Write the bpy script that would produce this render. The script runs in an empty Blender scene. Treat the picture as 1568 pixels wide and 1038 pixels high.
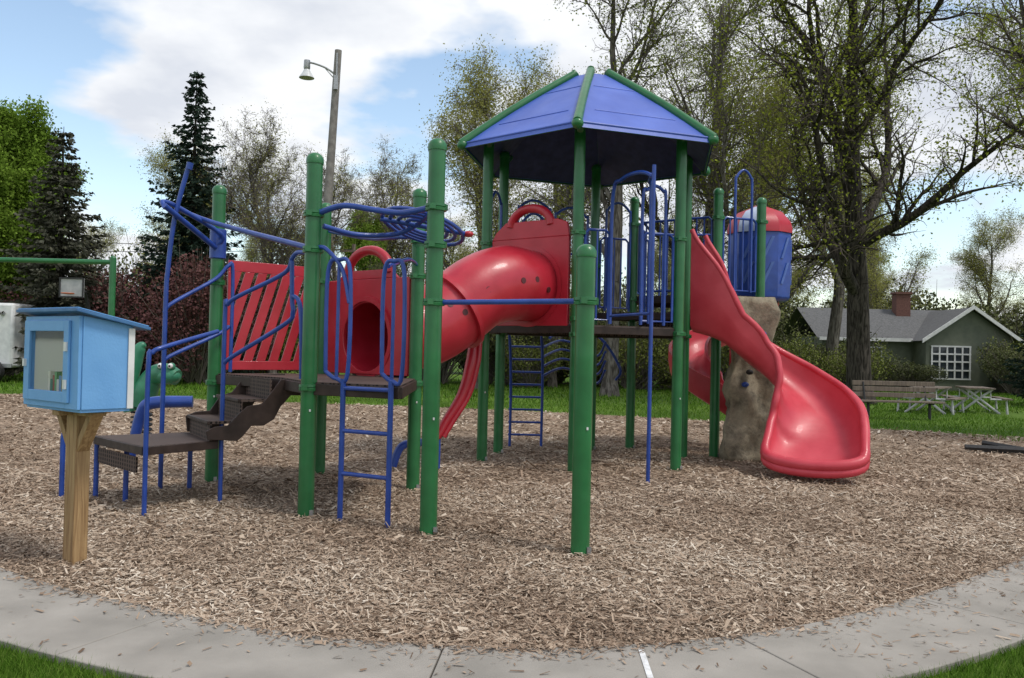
import bpy, math, numpy as np
from mathutils import Vector, Matrix
R = math.radians
scene = bpy.context.scene
COL = scene.collection

# ------------------------------------------------------------------ helpers
def link(ob, parent=None):
    COL.objects.link(ob)
    if parent is not None: ob.parent = parent
    return ob
def empty(name, loc=(0,0,0)):
    e = bpy.data.objects.new(name, None); e.location = loc; e.empty_display_size=.3
    return link(e)
def nrm(v):
    v = np.asarray(v, float); n = np.linalg.norm(v); return v/n if n>1e-9 else v

class MB:
    def __init__(s): s.v=[]; s.f=[]
    def add(s, V, F):
        o=len(s.v); s.v += [tuple(map(float,p)) for p in V]; s.f += [tuple(int(i)+o for i in f) for f in F]
    def box(s, c, size, yaw=0, rot=None):
        hx,hy,hz=[q/2 for q in size]
        M = rot if rot is not None else Matrix.Rotation(yaw,3,'Z')
        V=[]
        for x,y,z in [(-1,-1,-1),(1,-1,-1),(1,1,-1),(-1,1,-1),(-1,-1,1),(1,-1,1),(1,1,1),(-1,1,1)]:
            p=M@Vector((x*hx,y*hy,z*hz)); V.append((p.x+c[0],p.y+c[1],p.z+c[2]))
        s.add(V,[(0,3,2,1),(4,5,6,7),(0,1,5,4),(1,2,6,5),(2,3,7,6),(3,0,4,7)])
    def prism(s, poly, z0, z1):
        n=len(poly); V=[(x,y,z0) for x,y in poly]+[(x,y,z1) for x,y in poly]
        F=[tuple(range(n))[::-1], tuple(range(n,2*n))]+[(i,(i+1)%n,n+(i+1)%n,n+i) for i in range(n)]
        s.add(V,F)
    def plate(s, O, u, poly, th, w=(0,0,1)):
        """polygon in (u,w) plane through O with thickness th"""
        O=np.array(O,float); u=nrm(u); w=nrm(w); n=np.cross(u,w)
        P=[O+u*a+w*b for a,b in poly]; k=len(poly)
        V=[p-n*th/2 for p in P]+[p+n*th/2 for p in P]
        F=[tuple(range(k)), tuple(range(k,2*k))[::-1]]+[(i,k+i,k+(i+1)%k,(i+1)%k) for i in range(k)]
        s.add(V,F)
    def plate_hole(s, O, u, rect, hc, r, th):
        O=np.array(O,float); u=nrm(u); w=np.array([0,0,1.]); n=np.cross(u,w)
        x0,x1,z0,z1=rect
        angs=sorted(list(np.linspace(0,2*math.pi,56,endpoint=False))+[math.atan2(z-hc[1],x-hc[0])%(2*math.pi) for x in(x0,x1) for z in(z0,z1)])
        out=[];inn=[]
        for a in angs:
            c,q=math.cos(a),math.sin(a); t=1e9
            if c>1e-6:t=min(t,(x1-hc[0])/c)
            if c<-1e-6:t=min(t,(x0-hc[0])/c)
            if q>1e-6:t=min(t,(z1-hc[1])/q)
            if q<-1e-6:t=min(t,(z0-hc[1])/q)
            out.append((hc[0]+c*t,hc[1]+q*t)); inn.append((hc[0]+c*r,hc[1]+q*r))
        k=len(angs); V=[]
        for sgn in(-1,1):
            for L in(out,inn):
                V+=[O+u*a+w*b+n*sgn*th/2 for a,b in L]
        F=[]
        for i in range(k):
            j=(i+1)%k
            F+=[(i,j,k+j,k+i),(2*k+i,3*k+i,3*k+j,2*k+j),(i,2*k+i,2*k+j,j),(k+i,k+j,3*k+j,3*k+i)]
        s.add(V,F)
    def tube(s, pts, r, n=10, closed=False, caps=True, smooth=0):
        P=[np.array(p,float) for p in pts]
        if smooth: P=catmull(P,smooth,closed)
        m=len(P)
        rs = r if hasattr(r,'__len__') else [r]*m
        if len(rs)!=m: rs=np.interp(np.linspace(0,1,m),np.linspace(0,1,len(rs)),rs)
        T=[]
        for i in range(m):
            a=P[(i-1)%m] if (closed or i>0) else P[i]
            b=P[(i+1)%m] if (closed or i<m-1) else P[i]
            T.append(nrm(b-a))
        up=np.array([0,0,1.]) if abs(T[0][2])<.9 else np.array([1.,0,0])
        x=nrm(np.cross(T[0],up)); V=[];F=[]
        for i in range(m):
            x=nrm(x-T[i]*np.dot(x,T[i])); y=np.cross(T[i],x)
            for k in range(n):
                a=2*math.pi*k/n; V.append(P[i]+(x*math.cos(a)+y*math.sin(a))*rs[i])
        for i in range(m if closed else m-1):
            j=(i+1)%m
            for k in range(n):
                l=(k+1)%n; F.append((i*n+k,i*n+l,j*n+l,j*n+k))
        if caps and not closed:
            F.append(tuple(range(n))[::-1]); F.append(tuple((m-1)*n+k for k in range(n)))
        s.add(V,F)
    def revolve(s, prof, c, n=20):
        """prof list of (r,z)"""
        V=[];F=[];m=len(prof)
        for r,z in prof:
            for k in range(n):
                a=2*math.pi*k/n; V.append((c[0]+r*math.cos(a),c[1]+r*math.sin(a),c[2]+z))
        for i in range(m-1):
            for k in range(n):
                l=(k+1)%n; F.append((i*n+k,i*n+l,(i+1)*n+l,(i+1)*n+k))
        F.append(tuple(range(n))[::-1]); F.append(tuple((m-1)*n+k for k in range(n)))
        s.add(V,F)
    def ball(s, c, rad, n=14, m=9):
        rx,ry,rz = rad if hasattr(rad,'__len__') else (rad,)*3
        prof=[(math.sin(math.pi*i/m),-math.cos(math.pi*i/m)) for i in range(m+1)]
        V=[];F=[]
        for r,z in prof:
            r=max(r,.001)
            for k in range(n):
                a=2*math.pi*k/n; V.append((c[0]+rx*r*math.cos(a),c[1]+ry*r*math.sin(a),c[2]+rz*z))
        for i in range(m):
            for k in range(n):
                l=(k+1)%n; F.append((i*n+k,i*n+l,(i+1)*n+l,(i+1)*n+k))
        s.add(V,F)
    def obj(s, name, mat, parent=None, ang=38, bevel=0, origin=None):
        me=bpy.data.meshes.new(name); me.from_pydata(s.v,[],s.f); me.validate()
        import bmesh
        bm=bmesh.new(); bm.from_mesh(me); bmesh.ops.recalc_face_normals(bm,faces=bm.faces); bm.to_mesh(me); bm.free()
        me.materials.append(mat)
        me.polygons.foreach_set('use_smooth',[True]*len(me.polygons))
        me.set_sharp_from_angle(angle=R(ang))
        ob=bpy.data.objects.new(name,me); link(ob,parent)
        if bevel:
            b=ob.modifiers.new('bevel','BEVEL'); b.width=bevel; b.segments=2; b.limit_method='ANGLE'; b.angle_limit=R(40)
        return ob

def catmull(P, k, closed=False):
    P=[np.array(p,float) for p in P]; m=len(P); out=[]
    segs = m if closed else m-1
    for i in range(segs):
        if closed: a,b,c,d=P[(i-1)%m],P[i],P[(i+1)%m],P[(i+2)%m]
        else: a,b,c,d=P[max(i-1,0)],P[i],P[i+1],P[min(i+2,m-1)]
        for j in range(k):
            t=j/k
            out.append(.5*((2*b)+(-a+c)*t+(2*a-5*b+4*c-d)*t*t+(-a+3*b-3*c+d)*t**3))
    if not closed: out.append(P[-1])
    return out

def fast_mesh(name, V, F, mat, rnd=None, smooth=False):
    V=np.asarray(V,np.float32); F=np.asarray(F,np.int32); k=F.shape[1]
    me=bpy.data.meshes.new(name)
    me.vertices.add(len(V)); me.vertices.foreach_set('co',V.ravel())
    me.loops.add(F.size); me.loops.foreach_set('vertex_index',F.ravel())
    me.polygons.add(len(F)); me.polygons.foreach_set('loop_start',np.arange(0,F.size,k,dtype=np.int32))
    if smooth: me.polygons.foreach_set('use_smooth',np.ones(len(F),bool))
    if rnd is not None:
        a=me.attributes.new('rnd','FLOAT','POINT'); a.data.foreach_set('value',np.asarray(rnd,np.float32))
    me.update(calc_edges=True); me.validate()
    me.materials.append(mat)
    return me

# ------------------------------------------------------------------ materials
def new_mat(name):
    m=bpy.data.materials.new(name); m.use_nodes=True; nt=m.node_tree
    return m, nt, nt.nodes['Principled BSDF'], nt.nodes.new, nt.links.new
def noise_mat(name, c1, c2, scale=6, rough=.5, bump=.0, bscale=60, metal=0, coat=0, detail=4, rvar=.12, dist=.01, spec=.5):
    m,nt,B,N,L=new_mat(name)
    tc=N('ShaderNodeTexCoord'); no=N('ShaderNodeTexNoise'); no.inputs['Scale'].default_value=scale; no.inputs['Detail'].default_value=detail
    L(tc.outputs['Object'],no.inputs['Vector'])
    rp=N('ShaderNodeValToRGB'); rp.color_ramp.elements[0].position=.32; rp.color_ramp.elements[1].position=.68
    rp.color_ramp.elements[0].color=(*c1,1); rp.color_ramp.elements[1].color=(*c2,1)
    L(no.outputs['Fac'],rp.inputs[0]); L(rp.outputs[0],B.inputs['Base Color'])
    mr=N('ShaderNodeMapRange'); mr.inputs['To Min'].default_value=rough-rvar; mr.inputs['To Max'].default_value=rough+rvar
    n2=N('ShaderNodeTexNoise'); n2.inputs['Scale'].default_value=scale*2.3; n2.inputs['Detail'].default_value=3
    L(tc.outputs['Object'],n2.inputs['Vector']); L(n2.outputs['Fac'],mr.inputs['Value']); L(mr.outputs[0],B.inputs['Roughness'])
    B.inputs['Metallic'].default_value=metal; B.inputs['Coat Weight'].default_value=coat
    B.inputs['Specular IOR Level'].default_value=spec
    if bump:
        n3=N('ShaderNodeTexNoise'); n3.inputs['Scale'].default_value=bscale; n3.inputs['Detail'].default_value=2
        L(tc.outputs['Object'],n3.inputs['Vector'])
        bp=N('ShaderNodeBump'); bp.inputs['Strength'].default_value=bump; bp.inputs['Distance'].default_value=dist
        L(n3.outputs['Fac'],bp.inputs['Height']); L(bp.outputs[0],B.inputs['Normal'])
    return m
def flat_mat(name,c,rough=.9):
    m,nt,B,N,L=new_mat(name)
    wv=N('ShaderNodeTexNoise'); wv.inputs['Scale'].default_value=3; wv.inputs['Detail'].default_value=1
    rp=N('ShaderNodeValToRGB'); rp.color_ramp.elements[0].color=(*[q*.7 for q in c],1); rp.color_ramp.elements[1].color=(*[q*1.3 for q in c],1)
    L(wv.outputs['Fac'],rp.inputs[0]); L(rp.outputs[0],B.inputs['Base Color']); B.inputs['Roughness'].default_value=rough; B.inputs['Specular IOR Level'].default_value=.15
    return m
def rnd_mat(name, cols, rough=.7, transl=0):
    m,nt,B,N,L=new_mat(name)
    at=N('ShaderNodeAttribute'); at.attribute_name='rnd'
    rp=N('ShaderNodeValToRGB'); cr=rp.color_ramp
    cr.elements[0].color=(*cols[0],1); cr.elements[1].color=(*cols[-1],1)
    for i,c in enumerate(cols[1:-1]):
        e=cr.elements.new((i+1)/(len(cols)-1)); e.color=(*c,1)
    L(at.outputs['Fac'],rp.inputs[0]); L(rp.outputs[0],B.inputs['Base Color']); B.inputs['Roughness'].default_value=rough
    B.inputs['Specular IOR Level'].default_value=.2
    if transl:
        df=N('ShaderNodeBsdfDiffuse'); L(rp.outputs[0],df.inputs['Color'])
        tr=N('ShaderNodeBsdfTranslucent'); L(rp.outputs[0],tr.inputs['Color']); mx=N('ShaderNodeMixShader'); mx.inputs[0].default_value=transl
        out=nt.nodes['Material Output']; L(df.outputs[0],mx.inputs[1]); L(tr.outputs[0],mx.inputs[2]); L(mx.outputs[0],out.inputs['Surface'])
    return m

M_green=noise_mat('green_powdercoat',(.010,.115,.030),(.018,.155,.045),5,.36,.05,90,coat=.2)
M_blue=noise_mat('blue_powdercoat',(.010,.045,.25),(.018,.065,.34),7,.36,.04,90,coat=.15)
M_red=noise_mat('red_plastic',(.40,.012,.026),(.50,.022,.042),3,.38,.08,30,coat=.1)
M_slide=noise_mat('slide_plastic_faded',(.50,.030,.050),(.62,.065,.090),2.5,.42,.08,25,coat=.05)
M_roof=noise_mat('roof_blue_plastic',(.060,.110,.44),(.085,.150,.54),2,.45,.1,20)
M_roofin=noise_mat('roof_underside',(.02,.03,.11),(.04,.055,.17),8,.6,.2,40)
M_wht=noise_mat('white_plastic',(.6,.6,.6),(.75,.75,.74),5,.4)
M_steel=noise_mat('galvanised_steel',(.3,.3,.3),(.45,.45,.45),20,.4,metal=.8)
M_black=noise_mat('black_rubber',(.015,.015,.016),(.03,.03,.03),20,.6)

def deck_mat():
    m,nt,B,N,L=new_mat('brown_perforated_deck')
    tc=N('ShaderNodeTexCoord'); vo=N('ShaderNodeTexVoronoi'); vo.inputs['Scale'].default_value=27; vo.inputs['Randomness'].default_value=0.0
    L(tc.outputs['Object'],vo.inputs['Vector'])
    rp=N('ShaderNodeValToRGB'); rp.color_ramp.elements[0].position=.36; rp.color_ramp.elements[1].position=.46
    rp.color_ramp.elements[0].color=(.006,.004,.004,1); rp.color_ramp.elements[1].color=(.095,.066,.055,1)
    L(vo.outputs['Distance'],rp.inputs[0]); L(rp.outputs[0],B.inputs['Base Color']); B.inputs['Roughness'].default_value=.65; B.inputs['Specular IOR Level'].default_value=.25
    bp=N('ShaderNodeBump'); bp.inputs['Strength'].default_value=.5; bp.inputs['Distance'].default_value=.004; L(rp.outputs[0],bp.inputs['Height']); L(bp.outputs[0],B.inputs['Normal'])
    return m
M_deck=deck_mat()
M_deckrim=noise_mat('brown_deck_rim',(.028,.018,.015),(.05,.033,.028),9,.5,spec=.3)

def rock_mat():
    m,nt,B,N,L=new_mat('climbing_rock_stone')
    tc=N('ShaderNodeTexCoord'); no=N('ShaderNodeTexNoise'); no.inputs['Scale'].default_value=4; no.inputs['Detail'].default_value=10; no.inputs['Roughness'].default_value=.7
    L(tc.outputs['Object'],no.inputs['Vector']); rp=N('ShaderNodeValToRGB')
    cr=rp.color_ramp; cr.elements[0].position=.3; cr.elements[0].color=(.09,.078,.055,1); cr.elements[1].position=.7; cr.elements[1].color=(.44,.38,.27,1)
    e=cr.elements.new(.5); e.color=(.28,.24,.17,1)
    L(no.outputs['Fac'],rp.inputs[0]); L(rp.outputs[0],B.inputs['Base Color']); B.inputs['Roughness'].default_value=.85
    bp=N('ShaderNodeBump'); bp.inputs['Strength'].default_value=.8; bp.inputs['Distance'].default_value=.04
    L(no.outputs['Fac'],bp.inputs['Height']); L(bp.outputs[0],B.inputs['Normal'])
    return m
M_rock=rock_mat()

def wood_mat(name,c1,c2):
    m,nt,B,N,L=new_mat(name)
    tc=N('ShaderNodeTexCoord'); mp=N('ShaderNodeMapping'); mp.inputs['Scale'].default_value=(38,38,2.2)
    L(tc.outputs['Object'],mp.inputs[0]); no=N('ShaderNodeTexNoise'); no.inputs['Scale'].default_value=1; no.inputs['Detail'].default_value=6; no.inputs['Distortion'].default_value=1.2
    L(mp.outputs[0],no.inputs['Vector']); rp=N('ShaderNodeValToRGB'); rp.color_ramp.elements[0].position=.35; rp.color_ramp.elements[1].position=.65
    rp.color_ramp.elements[0].color=(*c1,1); rp.color_ramp.elements[1].color=(*c2,1)
    L(no.outputs['Fac'],rp.inputs[0]); L(rp.outputs[0],B.inputs['Base Color']); B.inputs['Roughness'].default_value=.7
    bp=N('ShaderNodeBump'); bp.inputs['Strength'].default_value=.25; bp.inputs['Distance'].default_value=.004
    L(no.outputs['Fac'],bp.inputs['Height']); L(bp.outputs[0],B.inputs['Normal'])
    return m
M_post=wood_mat('treated_pine',(.22,.125,.05),(.40,.26,.12))
M_bench=wood_mat('weathered_wood',(.12,.09,.07),(.22,.17,.13))
M_libblue=noise_mat('library_blue_paint',(.13,.33,.64),(.16,.38,.70),4,.5,.15,60)
M_libdark=noise_mat('library_trim_blue',(.04,.13,.30),(.06,.18,.38),8,.5)
def frosted():
    m,nt,B,N,L=new_mat('frosted_panel'); B.inputs['Base Color'].default_value=(.62,.64,.60,1); B.inputs['Roughness'].default_value=.5
    tr=N('ShaderNodeBsdfTranslucent'); tr.inputs['Color'].default_value=(.9,.92,.87,1); mx=N('ShaderNodeMixShader'); mx.inputs[0].default_value=.65
    no=N('ShaderNodeTexNoise'); no.inputs['Scale'].default_value=6; L(no.outputs['Fac'],B.inputs['Roughness'])
    L(B.outputs[0],mx.inputs[1]); L(tr.outputs[0],mx.inputs[2]); L(mx.outputs[0],nt.nodes['Material Output'].inputs['Surface']); return m
M_frost=frosted()
def bark_mat(name,c1,c2):
    m,nt,B,N,L=new_mat(name)
    tc=N('ShaderNodeTexCoord'); mp=N('ShaderNodeMapping'); mp.inputs['Scale'].default_value=(14,14,2.5); L(tc.outputs['Object'],mp.inputs[0])
    no=N('ShaderNodeTexNoise'); no.inputs['Scale'].default_value=1; no.inputs['Detail'].default_value=4; no.inputs['Distortion'].default_value=.8; L(mp.outputs[0],no.inputs['Vector'])
    rp=N('ShaderNodeValToRGB'); rp.color_ramp.elements[0].position=.38; rp.color_ramp.elements[1].position=.62
    rp.color_ramp.elements[0].color=(*c1,1); rp.color_ramp.elements[1].color=(*c2,1); L(no.outputs['Fac'],rp.inputs[0]); L(rp.outputs[0],B.inputs['Base Color'])
    B.inputs['Roughness'].default_value=.95; B.inputs['Specular IOR Level'].default_value=.1
    bp=N('ShaderNodeBump'); bp.inputs['Strength'].default_value=.9; bp.inputs['Distance'].default_value=.04; L(no.outputs['Fac'],bp.inputs['Height']); L(bp.outputs[0],B.inputs['Normal'])
    return m
M_bark=bark_mat('bark_dark',(.022,.019,.016),(.085,.073,.062))
M_barkpale=bark_mat('bark_pale',(.06,.052,.045),(.19,.17,.15))
M_barklt=flat_mat('bark_grey_twigs',(.16,.138,.118))
M_barkmid=flat_mat('bark_brown_twigs',(.085,.070,.056))
M_conc=noise_mat('concrete',(.26,.24,.21),(.37,.34,.30),2.2,.88,.35,120,detail=10,dist=.004,rvar=.05,spec=.2)
M_joint=noise_mat('joint_dirt',(.03,.026,.02),(.06,.05,.04),20,.95)

# ------------------------------------------------------------------ world, sun, camera
SUN_AZ, SUN_EL = R(118), R(60)
w=bpy.data.worlds.new('World'); scene.world=w; w.use_nodes=True; nt=w.node_tree; N=nt.nodes.new; L=nt.links.new
bg=nt.nodes['Background']; bg.inputs['Strength'].default_value=.1
sky=N('ShaderNodeTexSky'); sky.sky_type='NISHITA'; sky.sun_disc=False; sky.sun_elevation=SUN_EL; sky.sun_rotation=SUN_AZ
tc=N('ShaderNodeTexCoord'); sep=N('ShaderNodeSeparateXYZ'); L(tc.outputs['Generated'],sep.inputs[0])
mz=N('ShaderNodeMath'); mz.operation='MAXIMUM'; mz.inputs[1].default_value=0; L(sep.outputs['Z'],mz.inputs[0])
az=N('ShaderNodeMath'); az.operation='ADD'; az.inputs[1].default_value=.22; L(mz.outputs[0],az.inputs[0])
dx=N('ShaderNodeMath'); dx.operation='DIVIDE'; L(sep.outputs['X'],dx.inputs[0]); L(az.outputs[0],dx.inputs[1])
dy=N('ShaderNodeMath'); dy.operation='DIVIDE'; L(sep.outputs['Y'],dy.inputs[0]); L(az.outputs[0],dy.inputs[1])
cb=N('ShaderNodeCombineXYZ'); L(dx.outputs[0],cb.inputs[0]); L(dy.outputs[0],cb.inputs[1]); cb.inputs[2].default_value=7.3
cn=N('ShaderNodeTexNoise'); cn.inputs['Scale'].default_value=1.25; cn.inputs['Detail'].default_value=6; cn.inputs['Roughness'].default_value=.5
L(cb.outputs[0],cn.inputs['Vector'])
cr=N('ShaderNodeValToRGB'); cr.color_ramp.elements[0].position=.425; cr.color_ramp.elements[1].position=.49
L(cn.outputs['Fac'],cr.inputs[0])
cn2=N('ShaderNodeTexNoise'); cn2.inputs['Scale'].default_value=3.2; cn2.inputs['Detail'].default_value=5; L(cb.outputs[0],cn2.inputs['Vector'])
cc=N('ShaderNodeValToRGB'); cc.color_ramp.elements[0].position=.35; cc.color_ramp.elements[1].position=.58
cc.color_ramp.elements[0].color=(7.4,7.8,8.6,1); cc.color_ramp.elements[1].color=(10.0,10.2,10.5,1); L(cn2.outputs['Fac'],cc.inputs[0])
skb=N('ShaderNodeMix'); skb.data_type='RGBA'; skb.blend_type='MULTIPLY'; skb.inputs[0].default_value=1
L(sky.outputs[0],skb.inputs[6]); skb.inputs[7].default_value=(2.6,2.45,2.2,1)
mx=N('ShaderNodeMix'); mx.data_type='RGBA'; L(cr.outputs[0],mx.inputs[0]); L(skb.outputs[2],mx.inputs[6]); L(cc.outputs[0],mx.inputs[7])
L(mx.outputs[2],bg.inputs['Color'])

sd=bpy.data.lights.new('sun','SUN'); sd.energy=2.0; sd.angle=R(12); sd.color=(1,.95,.88)
so=bpy.data.objects.new('sun',sd); link(so)
sv=Vector((math.cos(SUN_EL)*math.sin(SUN_AZ),math.cos(SUN_EL)*math.cos(SUN_AZ),math.sin(SUN_EL)))
so.rotation_euler=sv.to_track_quat('Z','Y').to_euler(); so.location=(0,0,30)

cd=bpy.data.cameras.new('camera'); cam=bpy.data.objects.new('camera',cd); link(cam)
cd.sensor_width=36; cd.lens=29.85; cd.clip_end=3000
cam.matrix_world=Matrix.Translation((0,0,1.5))@Matrix.Rotation(R(90.93),4,'X')@Matrix.Rotation(R(1.3),4,'Z')
scene.camera=cam
scene.view_settings.view_transform='Standard'; scene.view_settings.look='None'; scene.view_settings.exposure=0

# ------------------------------------------------------------------ ground
def lawn_mat():
    m,nt,B,N,L=new_mat('lawn_grass')
    tc=N('ShaderNodeTexCoord'); a=N('ShaderNodeTexNoise'); a.inputs['Scale'].default_value=.35; a.inputs['Detail'].default_value=4
    b=N('ShaderNodeTexNoise'); b.inputs['Scale'].default_value=30; b.inputs['Detail'].default_value=3
    L(tc.outputs['Object'],a.inputs[0]); L(tc.outputs['Object'],b.inputs[0])
    ad=N('ShaderNodeMath'); ad.operation='ADD'; L(a.outputs['Fac'],ad.inputs[0]); L(b.outputs['Fac'],ad.inputs[1])
    rp=N('ShaderNodeValToRGB'); c=rp.color_ramp; c.elements[0].position=.38; c.elements[1].position=.62
    c.elements[0].color=(.048,.098,.012,1); c.elements[1].color=(.13,.22,.03,1)
    hf=N('ShaderNodeMath'); hf.operation='MULTIPLY'; hf.inputs[1].default_value=.5; L(ad.outputs[0],hf.inputs[0]); L(hf.outputs[0],rp.inputs[0])
    L(rp.outputs[0],B.inputs['Base Color']); B.inputs['Roughness'].default_value=.9; B.inputs['Specular IOR Level'].default_value=.15
    bp=N('ShaderNodeBump'); bp.inputs['Strength'].default_value=.8; bp.inputs['Distance'].default_value=.03; L(b.outputs['Fac'],bp.inputs['Height']); L(bp.outputs[0],B.inputs['Normal'])
    return m
M_lawn=lawn_mat()
b=MB(); S=900; b.add([(-S,-S,0),(S,-S,0),(S,S,0),(-S,S,0)],[(0,1,2,3)]); b.obj('lawn_ground',M_lawn)

outline=[(-3.30,5.53),(-2.14,4.84),(-1.09,4.38),(-.24,4.25),(.42,4.28),(1.31,4.54),(2.26,5.10),(3.30,5.93),(3.99,6.56),(5.2,8.0),(7.5,11),(10,14.3),(11.5,16.6),(9,18.2),(5.5,19.6),(0,22.0),(-5,23),(-11,23.8),(-17,24),(-20,21),(-15,15),(-9,10.2),(-5.4,7.2)]
K=12
OUT=np.array(catmull([(x,y,0) for x,y in outline],K,True))[:,:2]
def inside(P,poly):
    x,y=P[:,0],P[:,1]; res=np.zeros(len(P),bool); n=len(poly)
    for i in range(n):
        x0,y0=poly[i]; x1,y1=poly[(i+1)%n]
        if y0==y1: continue
        c=((y0>y)!=(y1>y))&(x<(x1-x0)*(y-y0)/(y1-y0)+x0); res^=c
    return res
def mulch_mat():
    m,nt,B,N,L=new_mat('wood_chip_mulch')
    tc=N('ShaderNodeTexCoord'); 
    no=N('ShaderNodeTexNoise'); no.inputs['Scale'].default_value=25; L(tc.outputs['Object'],no.inputs[0])
    mxv=N('ShaderNodeMix'); mxv.data_type='RGBA'; mxv.inputs[0].default_value=.06; L(tc.outputs['Object'],mxv.inputs[6]); L(no.outputs['Color'],mxv.inputs[7])
    v=N('ShaderNodeTexVoronoi'); v.inputs['Scale'].default_value=34; L(mxv.outputs[2],v.inputs['Vector'])
    big=N('ShaderNodeTexNoise'); big.inputs['Scale'].default_value=.8; big.inputs['Detail'].default_value=4; L(tc.outputs['Object'],big.inputs[0])
    s=N('ShaderNodeSeparateColor'); L(v.outputs['Color'],s.inputs[0])
    rp=N('ShaderNodeValToRGB'); c=rp.color_ramp; c.elements[0].color=(.12,.078,.052,1); c.elements[1].color=(.50,.39,.29,1); e=c.elements.new(.5); e.color=(.305,.22,.155,1)
    L(s.outputs[0],rp.inputs[0])
    mr=N('ShaderNodeMapRange'); mr.inputs[1].default_value=.3; mr.inputs[2].default_value=.7; mr.inputs[3].default_value=.68; mr.inputs[4].default_value=1.1; L(big.outputs['Fac'],mr.inputs[0])
    ml=N('ShaderNodeMix'); ml.data_type='RGBA'; ml.blend_type='MULTIPLY'; ml.inputs[0].default_value=1; L(rp.outputs[0],ml.inputs[6]); L(mr.outputs[0],ml.inputs[7])
    L(ml.outputs[2],B.inputs['Base Color']); B.inputs['Roughness'].default_value=.95; B.inputs['Specular IOR Level'].default_value=.1
    bp=N('ShaderNodeBump'); bp.inputs['Strength'].default_value=.9; bp.inputs['Distance'].default_value=.02; L(v.outputs['Distance'],bp.inputs['Height']); L(bp.outputs[0],B.inputs['Normal'])
    return m
M_mulch=mulch_mat()
mul=empty('mulch_ground')
b=MB(); b.add([(x,y,.010) for x,y in OUT],[tuple(range(len(OUT)))]); b.obj('mulch_bed',M_mulch,mul)
rng=np.random.default_rng(5)
M_chip=rnd_mat('wood_chips',[(.13,.085,.056),(.295,.21,.148),(.41,.31,.225),(.51,.41,.31),(.68,.59,.48)],.9)
from mathutils import noise as mn
def make_chips(P,Lm,Wm,zj,var=True):
    n=len(P); yaw=rng.uniform(0,6.283,n); pit=rng.normal(0,.22,n); rol=rng.normal(0,.32,n)
    Ln=Lm*rng.lognormal(0,.5,n); Wn=Wm*rng.lognormal(0,.45,n)
    a=np.stack([np.cos(yaw)*np.cos(pit),np.sin(yaw)*np.cos(pit),np.sin(pit)],1)
    q=np.stack([-np.sin(yaw)*np.cos(rol),np.cos(yaw)*np.cos(rol),np.sin(rol)],1)
    a*=Ln[:,None]/2; q*=Wn[:,None]/2
    c=np.column_stack([P,zj+np.abs(a[:,2])*.6+np.abs(q[:,2])*.6])
    t=rng.uniform(.5,1,(n,2,1))
    V=np.stack([c-a-q*t[:,0],c+a-q*t[:,1],c+a+q*t[:,1]*.8,c-a+q*t[:,0]],1).reshape(-1,3)
    F=np.arange(4*n).reshape(n,4); r=rng.beta(2.0,2.2,n)
    pt=.08*np.sin(P[:,0]*1.7+P[:,1]*.9)+.08*np.sin(P[:,0]*.8-P[:,1]*2.1+1)+.07*np.sin(P[:,0]*4.1+P[:,1]*3.3)
    r=np.clip(r+pt,0,1)
    return V,F,np.repeat(r,4)
Vs=[];Fs=[];Rs=[];o=0
def addch(x0,x1,y0,y1,dens,Lm,Wm,z):
    global o
    n=int((x1-x0)*(y1-y0)*dens); P=np.column_stack([rng.uniform(x0,x1,n),rng.uniform(y0,y1,n)])
    P=P[(np.abs(P[:,0])<P[:,1]*.66+.5)]; P=P[inside(P,OUT)]
    V,F,r=make_chips(P,Lm,Wm,z+rng.uniform(0,.018,len(P)))
    Vs.append(V);Fs.append(F+o);Rs.append(r);o+=len(V)
addch(-5,5,4.1,6.5,4200,.030,.009,.012)
addch(-6,6,6.5,9.5,2300,.036,.011,.012)
addch(-9,9,9.5,14,550,.05,.016,.012)
addch(-14,12,14,24,110,.08,.026,.012)
n=2900; th=rng.uniform(0,1,n); idx=(th*len(OUT)*9/23).astype(int)
P=OUT[idx]; 
nn=OUT[(idx+1)%len(OUT)]-OUT[idx]; nn/=np.linalg.norm(nn,axis=1)[:,None]; outw=np.column_stack([nn[:,1],-nn[:,0]])
dist=np.abs(rng.exponential(.06,n)); right=(P[:,0]>1.4); dist=np.where(right&(rng.random(n)<.5),rng.uniform(0,.7,n)**1.0,dist); dist=np.where(rng.random(n)<.06,rng.uniform(0,.7,n),dist)
P=P+outw*dist[:,None]+nn*rng.uniform(-.05,.05,n)[:,None]
V,F,r=make_chips(P,.028,.009,.044+rng.uniform(0,.004,n)); Vs.append(V);Fs.append(F+o);Rs.append(r*.7);o+=len(V)
me=fast_mesh('wood_chips',np.concatenate(Vs),np.concatenate(Fs),M_chip,np.concatenate(Rs)); link(bpy.data.objects.new('wood_chips',me),mul)

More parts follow.
